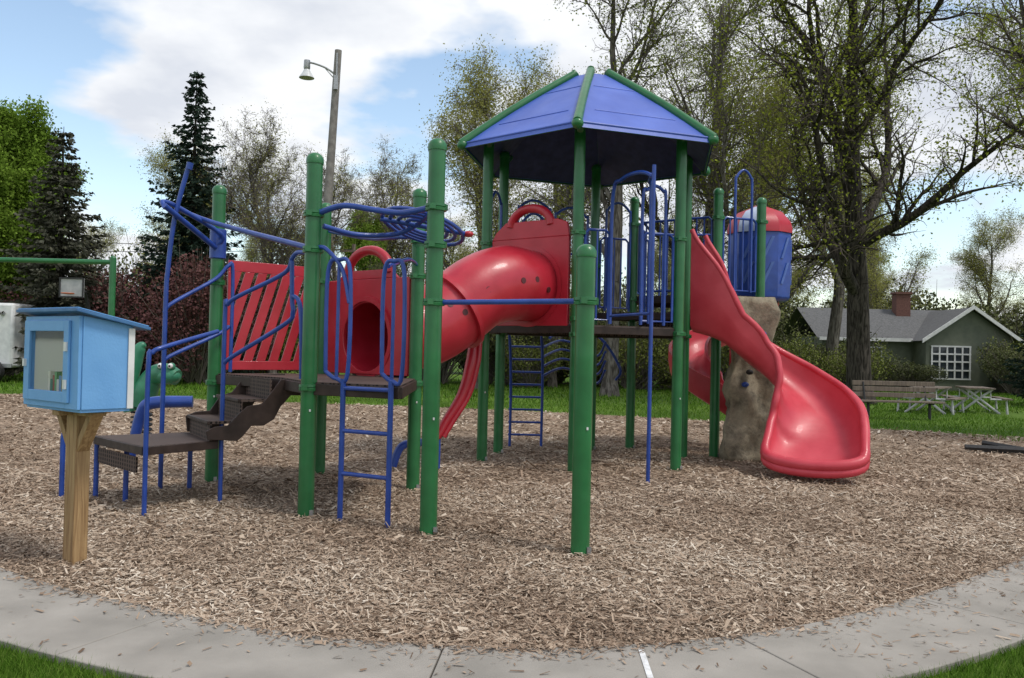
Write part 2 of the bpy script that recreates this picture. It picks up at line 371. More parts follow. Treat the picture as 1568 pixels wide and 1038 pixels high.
# sidewalk slabs
nxt=np.roll(OUT,-1,0)-np.roll(OUT,1,0); nxt/=np.linalg.norm(nxt,axis=1)[:,None]; NO=np.column_stack([nxt[:,1],-nxt[:,0]])
OUTER=OUT+NO*.74
ids=[(20*K+i)%len(OUT) for i in range((23-20+11)*K+1)]
swk=empty('sidewalk')
pin=OUT[ids]; pout=OUTER[ids]
cum=np.concatenate([[0],np.cumsum(np.linalg.norm(np.diff(pin,axis=0),axis=1))])
def at(s):
    return np.array([np.interp(s,cum,pin[:,0]),np.interp(s,cum,pin[:,1])]),np.array([np.interp(s,cum,pout[:,0]),np.interp(s,cum,pout[:,1])])
i0=np.argmin(np.abs(pin[:,0]+.30)+np.abs(pin[:,1]-4.25)); s0=cum[i0]
b=MB()
k=-12
while s0+k*1.55<cum[-1]-1.6:
    a=s0+k*1.55
    if a>0:
        ss=np.linspace(a+.004,a+1.55-.004,9); I=[];O=[]
        for q in ss:
            x,y=at(q); I.append(x);O.append(y)
        b.prism([tuple(p) for p in O]+[tuple(p) for p in I[::-1]],-.02,.040)
    k+=1
b.obj('slabs',M_conc,swk,bevel=.006)
b=MB()
for i in range(len(pin)-1):
    b.add([(*pin[i],.022),(*pout[i],.022),(*pout[i+1],.022),(*pin[i+1],.022)],[(0,1,2,3)])
b.obj('joint_fill',M_joint,swk)
M_paint=noise_mat('worn_white_paint',(.42,.41,.38),(.85,.85,.85),18,.7,detail=10)
b=MB(); b.add([(.635,3.56,.0445),(.665,3.56,.0445),(.690,4.26,.0445),(.662,4.26,.0445)],[(0,1,2,3)]); b.obj('painted_mark',M_paint,swk)

# grass blades
M_blade=rnd_mat('grass_blades',[(.04,.09,.010),(.08,.17,.018),(.13,.25,.03),(.2,.28,.06)],.6,.3)
def blades(P,h,wd):
    n=len(P); yaw=rng.uniform(0,6.283,n); H=h*rng.uniform(.5,1.3,n); 
    d=np.column_stack([np.cos(yaw),np.sin(yaw),np.zeros(n)])*wd/2
    ln=rng.normal(0,.45,(n,2))*H[:,None]
    c=np.column_stack([P,np.zeros(n)])
    top=c+np.column_stack([ln,H])
    V=np.stack([c-d,c+d,top],1).reshape(-1,3)
    return V,np.arange(3*n).reshape(n,3),np.repeat(rng.random(n),3)
big=np.concatenate([OUTER[ids],OUT[13*K:20*K]])
Vs=[];Fs=[];Rs=[];o=0
def addb(x0,x1,y0,y1,n,h,wd):
    global o
    P=np.column_stack([rng.uniform(x0,x1,n),rng.uniform(y0,y1,n)]); P=P[~inside(P,big)]; P=P[np.abs(P[:,0])<P[:,1]*.7+.8]
    V,F,r=blades(P,h,wd); Vs.append(V);Fs.append(F+o);Rs.append(r);o+=len(V)
addb(-4,-.8,2.9,5.2,90000,.05,.005); addb(1.0,4.5,2.9,5.8,90000,.05,.005)
addb(-18,14,16,26,40000,.08,.02); addb(-24,24,26,45,30000,.12,.05)
me=fast_mesh('grass_blades',np.concatenate(Vs),np.concatenate(Fs),M_blade,np.concatenate(Rs)); link(bpy.data.objects.new('grass_blades',me),bpy.data.objects['lawn_ground'])

# ------------------------------------------------------------------ playground structure
PG=empty('playground_structure',(0,0,0))
P={'A':(-1.80,7.58),'B':(-.65,6.97),'C':(.545,6.38),'D':(-3.27,9.36),'E':(-1.03,9.14),'F':(-2.27,10.17),
   'G':(-.38,11.7),'H':(-.17,12.6),'I':(.81,10.78),'J':(2.19,11.2),'N':(2.55,12.55),'M':(1.27,13.35),
   'K':(1.92,13.6),'L':(3.06,12.74),'O':(3.80,13.05),'Q':(3.5,14.5)}
tops={'A':3.25,'B':3.25,'C':2.33,'D':3.28,'E':3.25,'F':3.25,'G':4.5,'H':4.5,'I':4.5,'J':4.5,'N':4.5,'M':4.5,'K':4.05,'L':4.05,'O':3.98,'Q':4.0}
cols={'A':[2.70,2.38,1.15],'B':[2.68,2.37,1.90],'C':[1.90],'D':[2.2,1.1],'E':[2.68,2.3,1.15],'F':[2.3,1.15],
   'G':[3.0,1.8],'H':[3.0,1.8],'I':[3.05,1.95,1.75],'J':[3.05,1.8],'N':[1.8],'M':[1.8,2.9],'K':[3.6,2.4],'L':[3.6,2.4],'O':[3.6],'Q':[2.4]}
pr=.071
b=MB()
for kx,(x,y) in P.items():
    h=tops[kx]
    b.revolve([(pr,-.1),(pr,h-.10),(pr+.006,h-.10),(pr+.008,h-.085),(pr+.006,h-.05),(pr*.86,h-.022),(pr*.5,h-.004),(.004,h)],(x,y,0),24)
b.obj('support_posts',M_green,PG)
b=MB()
for kx,(x,y) in P.items():
    for c in cols[kx]:
        b.revolve([(pr+.002,-.03),(pr+.018,-.028),(pr+.02,-.006),(pr+.014,0),(pr+.02,.006),(pr+.018,.028),(pr+.002,.03)],(x,y,c),24)
        b.box((x-.02,y-pr-.02,c),(.05,.03,.045),.3); b.box((x+pr+.012,y-.01,c),(.03,.04,.045),.0)
b.obj('post_collars',M_green,PG)
b=MB()
for kx in 'ABCDEGHIJKLM':
    x,y=P[kx]; b.box((x+.06,y-.05,.045),(.035,.02,.05),.4)
b.obj('footing_tags',M_steel,PG)
b=MB()
for kx in 'ABCDEGIJ':
    x,y=P[kx]; b.box((x+.03,y-pr-.001,.95),(.014,.006,.02),.1)
b.obj('age_label_stickers',M_wht,PG)

# decks
def deck(name,poly,z,th=.1):
    g=MB(); g.prism(poly,z-.02,z); g.obj(name+'_surface',M_deck,PG)
    g=MB()
    n=len(poly)
    for i in range(n):
        a=np.array(poly[i]);c=np.array(poly[(i+1)%n]); d=c-a; Ln=np.linalg.norm(d); m=(a+c)/2
        g.box((m[0],m[1],z-.065),(Ln,.045,th),math.atan2(d[1],d[0]))
    g.obj(name+'_rim',M_deckrim,PG,bevel=.006)
deck('lower_deck',[P['D'],(-2.3,8.55),P['A'],(-.94,7.2),P['E'],P['F']],1.20)
deck('main_deck',[P[k] for k in 'GIJNMH'],1.88)
deck('upper_deck',[P['K'],P['L'],P['O'],P['Q'],(2.3,14.7)],2.45)
deck('transfer_step',[P['M'],P['N'],P['L'],P['K']],2.16)
b=MB()
b.box((2.4,12.85,2.02),(1.1,.04,.22),-.7)
b.box((1.0,11.9,1.80),(2.2,.08,.06),.3); b.box((1.0,11.9,1.80),(2.2,.08,.055),1.4)
b.obj('deck_risers',M_deck,PG)

# stairs + landing
u=np.array([.84,.54]); v=np.array([-.54,.84]); O0=np.array([-3.05,8.35])
def q2(s_,t_): 
    p=O0+u*s_+v*t_; return (p[0],p[1])
land=[(-4.02,8.25),(-3.2,7.45),(-2.78,8.08),(-3.3,8.8)]
g=MB(); g.prism(land,.585,.605); g.obj('landing_surface',M_deck,PG)
g=MB()
for i in range(4):
    a=np.array(land[i]);c=np.array(land[(i+1)%4]);d=c-a;m=(a+c)/2
    g.box((m[0],m[1],.565),(np.linalg.norm(d),.035,.075),math.atan2(d[1],d[0]))
g.obj('landing_rim',M_deckrim,PG,bevel=.005)
g=MB()
g.plate((-4.02,8.25,0),(land[1][0]-land[0][0],land[1][1]-land[0][1],0),[(.12,.5),(1.0,.5),(1.0,.36),(.12,.36)],.02)
for i,z in enumerate([.79,.995]):
    s1=.28*i
    g.prism([q2(s1,-.42),q2(s1+.30,-.42),q2(s1+.30,.42),q2(s1,.42)],z-.025,z)
    g.prism([q2(s1,-.42),q2(s1+.02,-.42),q2(s1+.02,.42),q2(s1,.42)],z-.21,z-.026)
g.prism([q2(.56,-.42),q2(.58,-.42),q2(.58,.42),q2(.56,.42)],.99,1.19)
g.obj('stair_treads',M_deck,PG)
g=MB()
for i,z in enumerate([.79,.995]):
    s1=.28*i; a=q2(s1-.012,0); g.box((a[0],a[1],z-.012),(.03,.86,.034),math.atan2(u[1],u[0]))
g.obj('stair_nosings',M_deckrim,PG,bevel=.006)
g=MB()
for t_ in(-.44,.44):
    o3=(*q2(0,t_),0)
    pr_=[(-.02,.62),(-.04,.70),(.04,.74),(.16,.75),(.26,.86),(.34,.93),(.48,.95),(.58,1.08),(.66,1.19),(.98,1.22),(.98,.98),(.90,.96),(.86,1.03),(.76,1.03),(.66,.92),(.60,.80),(.50,.74),(.38,.74),(.30,.64),(.25,.60)] if t_<0 else [(-.02,.62),(-.04,.78),(.06,.82),(.20,.83),(.30,.98),(.42,1.02),(.56,1.20),(.98,1.22),(.98,.98),(.90,.96),(.86,1.03),(.76,1.03),(.66,.92),(.60,.80),(.50,.76),(.38,.76),(.30,.64),(.25,.60)]
    g.plate(o3,(u[0],u[1],0),pr_,.025)
g.obj('stair_stringers',M_deckrim,PG,bevel=.004)

# ---- blue tubing
r=.021
B=MB()
def T(p,rad=r,sm=6): B.tube(p,rad,10,smooth=sm)
T([(-3.40,8.8,3.37),(-3.47,8.8,3.1),(-3.54,8.8,2.77),(-3.585,8.8,2.3),(-3.60,8.8,1.89),(-3.60,8.8,0)],.024)
B.tube([(-3.40,8.8,3.33),(-3.385,8.8,3.40)],.034,10)
T([(-3.57,8.65,2.90),(-3.62,8.7,2.97),(-3.52,8.85,2.94),(-3.2,9.25,2.72),(-3.27,9.3,2.60)],.026,4)
B.tube([(-3.57,8.62,2.92),(-3.27,9.28,2.58)],.030,10)
B.tube([(-3.56,8.9,2.94),(-3.2,9.0,2.81),(-1.83,7.62,2.40)],.026,10,smooth=4)
B.revolve([(.074,2.46),(.088,2.47),(.088,2.78),(.074,2.79)],(*P['D'],0),24)
T([(-3.6,8.8,1.80),(-3.57,8.84,1.92),(-3.24,9.2,2.22),(-3.13,9.3,2.38),(-3.09,9.34,2.30),(-3.09,9.34,1.22)])
T([(-3.6,8.8,1.30),(-3.56,8.84,1.38),(-3.2,9.2,1.62),(-3.1,9.3,1.72)])
T([(-2.75,8.12,0),(-2.75,8.12,1.78),(-2.72,8.1,1.90),(-2.6,8.05,1.98),(-2.14,7.9,2.19),(-2.04,7.8,2.32),(-1.98,7.75,2.37),(-1.86,7.62,2.36)])
T([(-2.04,7.8,2.30),(-2.03,7.8,1.95),(-2.02,7.8,1.82),(-2.1,7.85,1.72),(-2.66,8.08,1.40),(-2.74,8.12,1.34)])
T([(-2.03,7.8,1.98),(-1.93,7.72,1.86),(-1.90,7.70,1.22)])
T([(-3.17,7.42,0),(-3.17,7.42,1.30),(-3.15,7.45,1.43),(-3.06,7.55,1.49),(-2.79,8.05,1.64)])
for p in[(-4.33,8.25),(-4.0,8.25),(-3.3,8.8),(-3.62,8.05)]: B.tube([(p[0],p[1],0),(p[0],p[1],.58)],.024,10)
T([(-4.33,8.25,.3),(-4.33,8.25,.6),(-4.25,8.25,.68),(-4.05,8.25,.6)])
# ladder
la=np.array([-1.46,7.40]); lb=np.array([-1.01,7.16])
for q in(la,lb): B.tube([(q[0],q[1],-.02),(q[0],q[1],1.24)],.024,10)
for z in(.42,.79,1.16): B.tube([(la[0],la[1],z),(lb[0],lb[1],z)],.019,10)
def AB(t): return (P['A'][0]+1.15*t, P['A'][1]-.61*t)
for t0,t1,hh in((.14,.33,2.25),(.61,.77,2.22)):
    a=AB(t0);c=AB(t1); m=AB((t0+t1)/2)
    T([(*a,1.30),(*a,hh-.08),(m[0],m[1],hh+.03),(*c,hh-.08),(*c,1.30),(m[0],m[1],1.24),(*a,1.30)],.019)
    B.tube([(*m,1.24),(*m,hh)],.016,8)
T([(-1.74,7.55,2.40),(-1.66,7.5,2.38),(-1.5,7.42,2.2),(-1.42,7.37,1.9)],.019)
T([(-1.08,7.3,2.22),(-1.02,8.2,2.38),(-1.04,9.05,2.42)],.019)
B.tube([(-.62,6.97,1.90),(.545,6.38,1.90)],.022,10)
# overhead track climber
T([(-1.74,7.55,2.71),(-1.5,7.42,2.755),(-1.2,7.28,2.70),(-.95,7.15,2.66),(-.68,7.0,2.69)],.026)
T([(-1.72,7.62,2.60),(-1.45,7.85,2.56),(-1.1,8.0,2.60),(-.85,7.8,2.70),(-.66,7.1,2.72)],.024)
T([(-2.2,10.1,2.9),(-1.6,9.3,2.72),(-1.2,8.7,2.66),(-.8,8.55,2.66)],.024)
for rr in(.16,.24,.32,.40):
    B.tube([(-.86+rr*.95*math.cos(a),7.95+rr*1.0*math.sin(a),2.66-.09*math.sin(a)*rr/.4-.08*math.cos(a)*rr/.4) for a in np.linspace(0,2*math.pi,28,endpoint=False)],.019,8,closed=True)
B.tube([(-1.25,7.9,2.72),(-.46,7.9,2.60)],.022,10)
# fire pole and arches at the hexagon
T([(1.63,9.98,-.02),(1.63,9.98,3.45),(1.62,10.02,3.62),(1.5,10.25,3.72),(1.33,10.6,3.70),(1.25,10.85,3.5),(1.25,10.9,1.9)],.024)
T([(1.66,11.0,1.9),(1.66,11.0,3.5),(1.72,11.02,3.66),(1.83,11.06,3.72),(1.94,11.1,3.66),(1.98,11.12,3.5),(1.98,11.12,1.9)],.022)
T([(1.70,10.6,1.9),(1.70,10.6,3.5),(1.66,10.5,3.66),(1.64,10.1,3.68)],.022)
B.tube([(1.25,10.85,2.0),(1.63,9.98,2.0)],.018,8); 
def arch(a,c,z0,z1,rad=.02):
    a=np.array(a);c=np.array(c); f=lambda t,z:(*(a*(1-t)+c*t),z)
    T([f(0,z0),f(0,z1-.25),f(.06,z1-.1),f(.28,z1-.01),f(.5,z1+.02),f(.72,z1-.01),f(.94,z1-.1),f(1,z1-.25),f(1,z0)],rad,5)
arch((-.33,11.9),(-.2,12.45),1.9,3.78); arch((.05,12.75),(.55,12.98),1.9,3.80); arch((.62,13.0),(1.15,13.3),1.9,3.75)
arch((.12,12.78),(.48,12.95),1.9,3.6)
arch((3.34,12.84),(3.62,12.95),2.5,4.34); arch((1.45,13.4),(1.85,13.55),2.2,3.9)
def rail(a,c,z0,z1,sp=.115,rad=.013):
    a=np.array(a,float);c=np.array(c,float);d=c-a;Ln=np.linalg.norm(d);d/=Ln;a=a+d*.10;c=c-d*.10;Ln-=.2
    B.tube([(*a,z0),(*a,z1-.05),(*(a+d*.05),z1),(*(c-d*.05),z1),(*c,z1-.05),(*c,z0),(*a,z0)],.019,8)
    n=max(2,int(Ln/sp))
    for i in range(1,n):
        p=a+d*Ln*i/n; B.tube([(*p,z0),(*p,z1)],rad,8)
rail(P['I'],(1.32,10.93),1.95,3.10); rail((1.58,11.0),P['J'],1.95,3.10)
rail(P['H'],P['M'],1.95,3.05); rail(P['G'],P['H'],1.95,3.05); rail(P['M'],P['K'],2.25,3.35)
rail(P['L'],P['O'],2.52,3.62); rail(P['K'],(2.3,14.7),2.52,3.62); rail(P['K'],P['L'],2.52,3.62); rail((2.3,14.7),P['Q'],2.52,3.6)
rail((1.95,12.95),(2.2,13.5),2.0,3.3)
# rear arch ladder
for xo in(0,.5):
    T([(-.05+xo,13.1,1.85),(-.02+xo,13.3,1.5),(0+xo,13.5,.9),(.0+xo,13.55,0)],.022)
for i in range(8):
    z=.2+i*.2; yy=13.55-.25*max(0,(z-.9))/.95; B.tube([(-.03,yy,z),(.48,yy,z)],.017,8)
for j in range(4):
    z=1.15+.15*j
    T([(.5,13.4,z),(.8,13.7+.1*j,z+.12),(1.1,14.0,z+.05),(1.4,13.9,z-.12),(1.5,13.6,z+.1)],.02)
T([(.6,13.5,1.75),(.9,13.9,1.9),(1.4,13.8,1.8),(1.75,13.7,1.3),(1.7,13.8,1.1)],.022)
B.obj('blue_rails_and_climbers',M_blue,PG)
b=MB(); b.ball((-.43,7.92,2.60),(.05,.05,.03),10,7); b.obj('climber_red_tip',M_red,PG)
b=MB(); b.tube([(-4.55,10.2,.05),(-4.5,10.2,.35),(-4.42,10.2,.68),(-4.3,10.2,.80),(-3.85,10.3,.82)],[.05,.06,.07,.075,.07],12,smooth=5)
b.obj('blue_bannister_end',M_blue,PG)

# ---- red panels
b=MB()
D=np.array([*P['D'],0.]);F_=np.array([*P['F'],0.]); uu=F_-D; Ln=np.linalg.norm(uu); un=uu/Ln
x0,x1,z0,z1=.12,Ln-.12,1.24,2.46
b.plate(D,un,[(x0,z0),(x1,z0),(x1,z0+.10),(x0,z0+.10)],.03); b.plate(D,un,[(x0,z1-.12),(x1,z1-.12),(x1,z1),(x0,z1)],.03)
b.plate(D,un,[(x0,z0+.10),(x0+.07,z0+.10),(x0+.07,z1-.12),(x0,z1-.12)],.03); b.plate(D,un,[(x1-.07,z0+.10),(x1,z0+.10),(x1,z1-.12),(x1-.07,z1-.12)],.03)
sh=.30; step=.15
xx=x0-.25
def clip(poly,fn,ic):
    out=[]
    for i in range(len(poly)):
        p,q=poly[i],poly[(i+1)%len(poly)]
        if fn(p):
            out.append(p)
            if not fn(q): out.append(ic(p,q))
        elif fn(q): out.append(ic(p,q))
    return out
while xx<x1:
    pts=[(xx,z0+.1),(xx+.105,z0+.1),(xx+.105+sh,z1-.12),(xx+sh,z1-.12)]
    for lim,sg in((x0+.07,1),(x1-.07,-1)):
        if len(pts)>=3:
            pts=clip(pts,lambda p:(p[0]-lim)*sg>=0,lambda p,q:(lim,p[1]+(q[1]-p[1])*(lim-p[0])/(q[0]-p[0])))
    if len(pts)>=3: b.plate(D,un,pts,.026)
    xx+=step
b.obj('slotted_red_panel',M_red,PG,bevel=.004)

b=MB()
E_=np.array([*P['E'],0.]); fe=E_-F_; Lf=np.linalg.norm(fe); fn=fe/Lf
b.plate_hole(F_,fn,(.1,Lf-.1,1.22,2.30),(Lf/2,1.64),.39,.05)
b.plate(F_,fn,[(.3,2.30),(Lf-.3,2.30),(Lf-.42,2.40),(.42,2.40)],.05)
mid=F_+fn*Lf/2
b.tube([mid+fn*(.36*math.cos(a))+np.array([0,0,2.36+.27*math.sin(a)]) for a in np.linspace(0,math.pi,16)],.055,12)
G_=np.array([*P['G'],0.]);I_=np.array([*P['I'],0.]); gi=I_-G_; Lg=np.linalg.norm(gi); gn=gi/Lg
b.plate_hole(G_,gn,(.12,Lg-.12,1.86,3.02),(Lg/2,2.38),.40,.05)
b.plate(G_,gn,[(.12,3.02),(Lg-.12,3.02),(Lg-.16,3.20),(Lg-.30,3.25),(.35,3.25),(.18,3.12)],.05)
mg=G_+gn*Lg/2
b.tube([mg+gn*(.33*math.cos(a))+np.array([0,0,3.18+.24*math.sin(a)]) for a in np.linspace(0,math.pi,16)],.06,12)
b.obj('tunnel_entry_panels',M_red,PG,bevel=.01)
# tunnel tube
c0=np.array([*mid[:2],1.64]); c9=np.array([*mg[:2],2.38]); 
path=[c0, (-1.38,9.95,1.66), (-1.02,10.22,1.78),(-.72,10.42,2.00),(-.42,10.60,2.25),(-.10,10.85,2.38),c9]
b=MB(); b.tube(path,[.41,.43,.46,.47,.47,.49,.46],32,caps=False,smooth=8)
for i in(0,3,6):
    pp=np.array(path[i],float); tt=nrm(np.array(path[min(i+1,6)],float)-np.array(path[max(i-1,0)],float))
    rr=[.43,0,0,.49,0,0,.50][i]
    b.tube([pp-tt*.03,pp-tt*.028,pp+tt*.028,pp+tt*.03],[rr-.02,rr+.035,rr+.035,rr-.02],32,caps=False)
ob=b.obj('crawl_tunnel',M_red,PG,ang=50)
b=MB()
pc=np.array(catmull([np.array(p,float) for p in path],8))
for i,(s_,el) in enumerate([(44,.0),(41,.12),(38,-.02),(30,-.1),(27,.15),(22,-.2),(20,.2)]):
    c=pc[s_]; tt=nrm(pc[s_+1]-pc[s_-1]); vdir=nrm(np.array([0,0,1.5])-c); side=nrm(vdir-tt*np.dot(vdir,tt)); up=np.cross(tt,side); 
    if up[2]<0: up=-up
    d=nrm(side+up*el); rr=.475 if s_>32 else .455
    b.tube([c+d*(rr-.03),c+d*(rr+.012)],.038,14)
b.obj('tunnel_peepholes',noise_mat('peephole_dark_red',(.06,.008,.010),(.1,.012,.015),8,.5),PG)
b=MB()
for a in np.linspace(0,2*math.pi,14,endpoint=False):
    c=c9+gn*.46*math.cos(a)+np.array([0,0,.46*math.sin(a)])+np.cross(gn,[0,0,1])*-.035
    b.ball(c,.016,8,5)
b.obj('tunnel_bolts',M_steel,PG)

# red bannister under tunnel
b=MB(); b.tube([(-.5,11.0,1.62),(-.52,10.95,1.35),(-.62,10.9,.95),(-.82,10.8,.60),(-.92,10.75,.42),(-1.1,10.7,.35)],[.06,.075,.07,.06,.055,.05],12,smooth=6)
b.tube([(-.42,11.0,1.62),(-.44,10.95,1.35),(-.54,10.9,.95),(-.74,10.8,.60),(-.84,10.75,.42)],.04,10,smooth=6)
b.obj('red_bannister',M_red,PG)
b=MB(); b.tube([(-1.1,10.7,.35),(-1.35,10.65,.3),(-1.45,10.62,.05)],.05,12,smooth=5); b.tube([(-.9,10.75,.4),(-.9,10.75,0)],.03,10); b.obj('bannister_foot',M_blue,PG)

# ---- hex roof
cx,cy=1.06,12.05; angs=[R(a) for a in(-100,-40,20,80,140,200)]
def ring(rad,z,da=0): return [np.array([cx+rad*math.cos(a),cy+rad*math.sin(a),z]) for a in angs]
t=ring(.30,5.42)
b=MB()
levels=[(1.91,4.24),(1.88,4.31),(1.54,4.57),(1.2,4.82),(.8,5.095),(.30,5.42)]
for i in range(6):
    j=(i+1)%6
    rows=[]
    for rad,z in levels:
        ra=ring(rad,z); rows.append([ra[i]*(1-t_)+ra[j]*t_ for t_ in np.linspace(0,1,9)])
    V=[p for row in rows for p in row]; F=[]
    for a in range(len(levels)-1):
        for c in range(8): F.append((a*9+c,a*9+c+1,(a+1)*9+c+1,(a+1)*9+c))
    b.add(V,F)
    for row in (2,4):
        b.tube([rows[row][1]+np.array([0,0,.002]),rows[row][7]+np.array([0,0,.002])],.007,6)
    b.tube([rows[1][0],rows[1][8]],.016,8)
b.add(t,[tuple(range(6))])
b.obj('hex_roof_panels',M_roof,PG,ang=25)
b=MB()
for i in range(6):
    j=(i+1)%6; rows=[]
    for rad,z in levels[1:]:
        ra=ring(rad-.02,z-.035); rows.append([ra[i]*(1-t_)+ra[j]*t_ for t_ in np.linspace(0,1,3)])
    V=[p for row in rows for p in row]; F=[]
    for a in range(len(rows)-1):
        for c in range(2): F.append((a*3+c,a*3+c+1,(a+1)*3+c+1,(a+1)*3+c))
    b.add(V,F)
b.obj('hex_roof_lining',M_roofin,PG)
b=MB()
for i in range(6):
    pts=[ring(rad,z+.02)[i] for rad,z in levels[1:]]
    b.tube([pts[0]+(pts[0]-pts[1])*.12]+pts+[pts[-1]+np.array([0,0,.03])],[.06,.062,.058,.058,.058,.062,.05],12,smooth=3)
    b.ball(pts[0]+(pts[0]-pts[1])*.06-np.array([0,0,.03]),(.075,.075,.07),12,8)
    x,y=[P[k_] for k_ in 'IJNMHG'][i]
    b.tube([(x,y,4.3),(ring(1.5,4.5)[i])],.045,10)
    j=(i+1)%6; a=ring(1.88,4.25)[i]; c=ring(1.88,4.25)[j]; b.tube([a,c],.012,8)
b.obj('hex_roof_ridges',M_green,PG)

# ---- open red slide
sp=[(2.60,11.95,1.90),(2.88,11.80,1.80),(3.16,11.72,1.58),(3.50,11.66,1.30),(3.78,11.52,1.04),(3.95,11.28,.76),(3.97,11.0,.50),(3.88,10.75,.30),(3.76,10.50,.17)]
wd=[.58,.58,.60,.66,.76,.88,1.0,1.08,1.12]
wh=[1.35,.95,.50,.42,.42,.43,.42,.36,.22]
C=catmull(sp,5); W=np.interp(np.linspace(0,1,len(C)),np.linspace(0,1,9),wd); Hh=np.interp(np.linspace(0,1,len(C)),np.linspace(0,1,9),wh)
def prof(w_,h_):
    w_=w_/2
    inn=[(-w_,h_),(-w_+.01,h_*.55),(-w_+.06,.12),(-w_+.16,.03),(-w_*.35,0),(w_*.35,0),(w_-.16,.03),(w_-.06,.12),(w_-.01,h_*.55),(w_,h_)]
    out=[(w_+.05,h_),(w_+.05,h_*.5),(w_+.02,.03),(w_-.1,-.05),(0,-.06),(-w_+.1,-.05),(-w_-.02,.03),(-w_-.05,h_*.5),(-w_-.05,h_)]
    return inn+out
V=[];F=[];LR=[];RR=[];nP=19
for i,c in enumerate(C):
    a=C[max(i-1,0)];d=C[min(i+1,len(C)-1)]; tt=nrm([d[0]-a[0],d[1]-a[1],0]); side=np.array([tt[1],-tt[0],0])
    for (s_,z) in prof(W[i],Hh[i]): V.append(c+side*s_+np.array([0,0,z]))
    LR.append(c-side*(W[i]/2+.025)+np.array([0,0,Hh[i]])); RR.append(c+side*(W[i]/2+.025)+np.array([0,0,Hh[i]]))
for i in range(len(C)-1):
    for k_ in range(nP):
        l=(k_+1)%nP; F.append((i*nP+k_,i*nP+l,(i+1)*nP+l,(i+1)*nP+k_))
F.append(tuple(range(nP))); F.append(tuple((len(C)-1)*nP+k_ for k_ in range(nP))[::-1])
b=MB(); b.add(V,F)
endc=C[-1]; a=C[-2]; tt=nrm([endc[0]-a[0],endc[1]-a[1],0]); side=np.array([tt[1],-tt[0],0]); w_=W[-1]/2
lip=[]
for an in np.linspace(0,math.pi,18):
    lip.append(endc - side*math.cos(an)*(w_+.025) + tt*.24*math.sin(an) + np.array([0,0,.22-.17*math.sin(an)**.55 if 0<an<math.pi else .22]))
fan=[endc+np.array([0,0,-.005])]+[p-np.array([0,0,.03]) for p in lip]
b.add(fan,[(0,i,i+1) for i in range(1,18)])
rim=LR+lip[1:-1]+RR[::-1]
b.tube(rim,[.035]*4+[.045]*10+[.055]*6+[.07]*8+[.055]*6+[.045]*10+[.035]*4,12)
b.tube([p-np.array([0,0,.09]) for p in lip],.06,10)
b.obj('wave_slide',M_slide,PG,ang=60)
# ---- rock climbing wall
import bmesh
bm=bmesh.new(); bmesh.ops.create_cube(bm,size=1); bmesh.ops.subdivide_edges(bm,edges=bm.edges,cuts=22,use_grid_fill=True)
for vv in bm.verts:
    co=vv.co.copy(); z=(co.z+.5); 
    wx=.70-.12*z+.06*math.sin(z*7); dy_=.38-.12*z
    q=Vector((co.x*wx,co.y*dy_,z*2.42))
    nv=mn.noise(Vector((q.x*3,q.y*3,q.z*2.2)))*.13+mn.noise(q*7)*.06+mn.noise(q*16)*.02
    dirv=Vector((co.x,co.y,0)); 
    if dirv.length>0: q+=dirv.normalized()*nv
    vv.co=q+Vector((3.50,12.42,-.03))
me=bpy.data.meshes.new('rock_climbing_wall'); bm.to_mesh(me); bm.free(); me.materials.append(M_rock)
me.polygons.foreach_set('use_smooth',[True]*len(me.polygons))
link(bpy.data.objects.new('rock_climbing_wall',me),PG)
for col,mt,pts in(('blue_holds',M_blue,[(3.36,12.19,1.12),(3.6,12.19,1.85)]),('dark_holds',M_black,[(3.42,12.19,1.3),(3.5,12.19,1.5),(3.34,12.2,1.7)])):
    b=MB()
    for p in pts: b.ball(p,(.055,.05,.04),10,7)
    b.obj(col,mt,PG)
# ---- spiral tube hood
hc=(3.98,13.75)
b=MB(); b.revolve([(.44,2.42),(.50,2.46),(.51,2.6),(.51,3.50),(.48,3.56)],(*hc,0),10); b.obj('spiral_slide_hood',M_blue,PG,ang=30,bevel=.02)
b=MB()
for a in (6,7,8,9,2,3):
    a0=2*math.pi*(a+.5)/10; rr=.51*math.cos(math.pi/10)+.010; c=np.array([hc[0]+rr*math.cos(a0),hc[1]+rr*math.sin(a0),0]); tu=np.array([-math.sin(a0),math.cos(a0),0])
    for k_ in range(2):
        zz=2.68+.40*k_; b.plate(c,tu,[(-.10,zz),(-.05,zz),(.10,zz+.34),(.05,zz+.34)],.012)
b.obj('hood_slots',noise_mat('light_blue_slots',(.06,.12,.38),(.09,.16,.44),5,.5),PG)
b=MB(); bw=MB()
n=10; rows=[(.53,3.50),(.53,3.58),(.50,3.68),(.36,3.85),(.12,3.95)]
for k_ in range(n):
    a0,a1=2*math.pi*k_/n,2*math.pi*(k_+1)/n
    V=[]
    for rr,z in rows: V+= [(hc[0]+rr*math.cos(a0),hc[1]+rr*math.sin(a0),z),(hc[0]+rr*math.cos(a1),hc[1]+rr*math.sin(a1),z)]
    (bw if k_ in(6,1) else b).add(V,[(0,1,3,2),(2,3,5,4),(4,5,7,6),(6,7,9,8)])
b.revolve([(.12,3.94),(.1,3.97),(.01,3.98)],(*hc,0),10)
b.obj('hood_red_dome',M_red,PG); bw.obj('hood_pale_dome_panels',noise_mat('pale_blue_plastic',(.35,.42,.58),(.5,.55,.66),6,.4),PG)
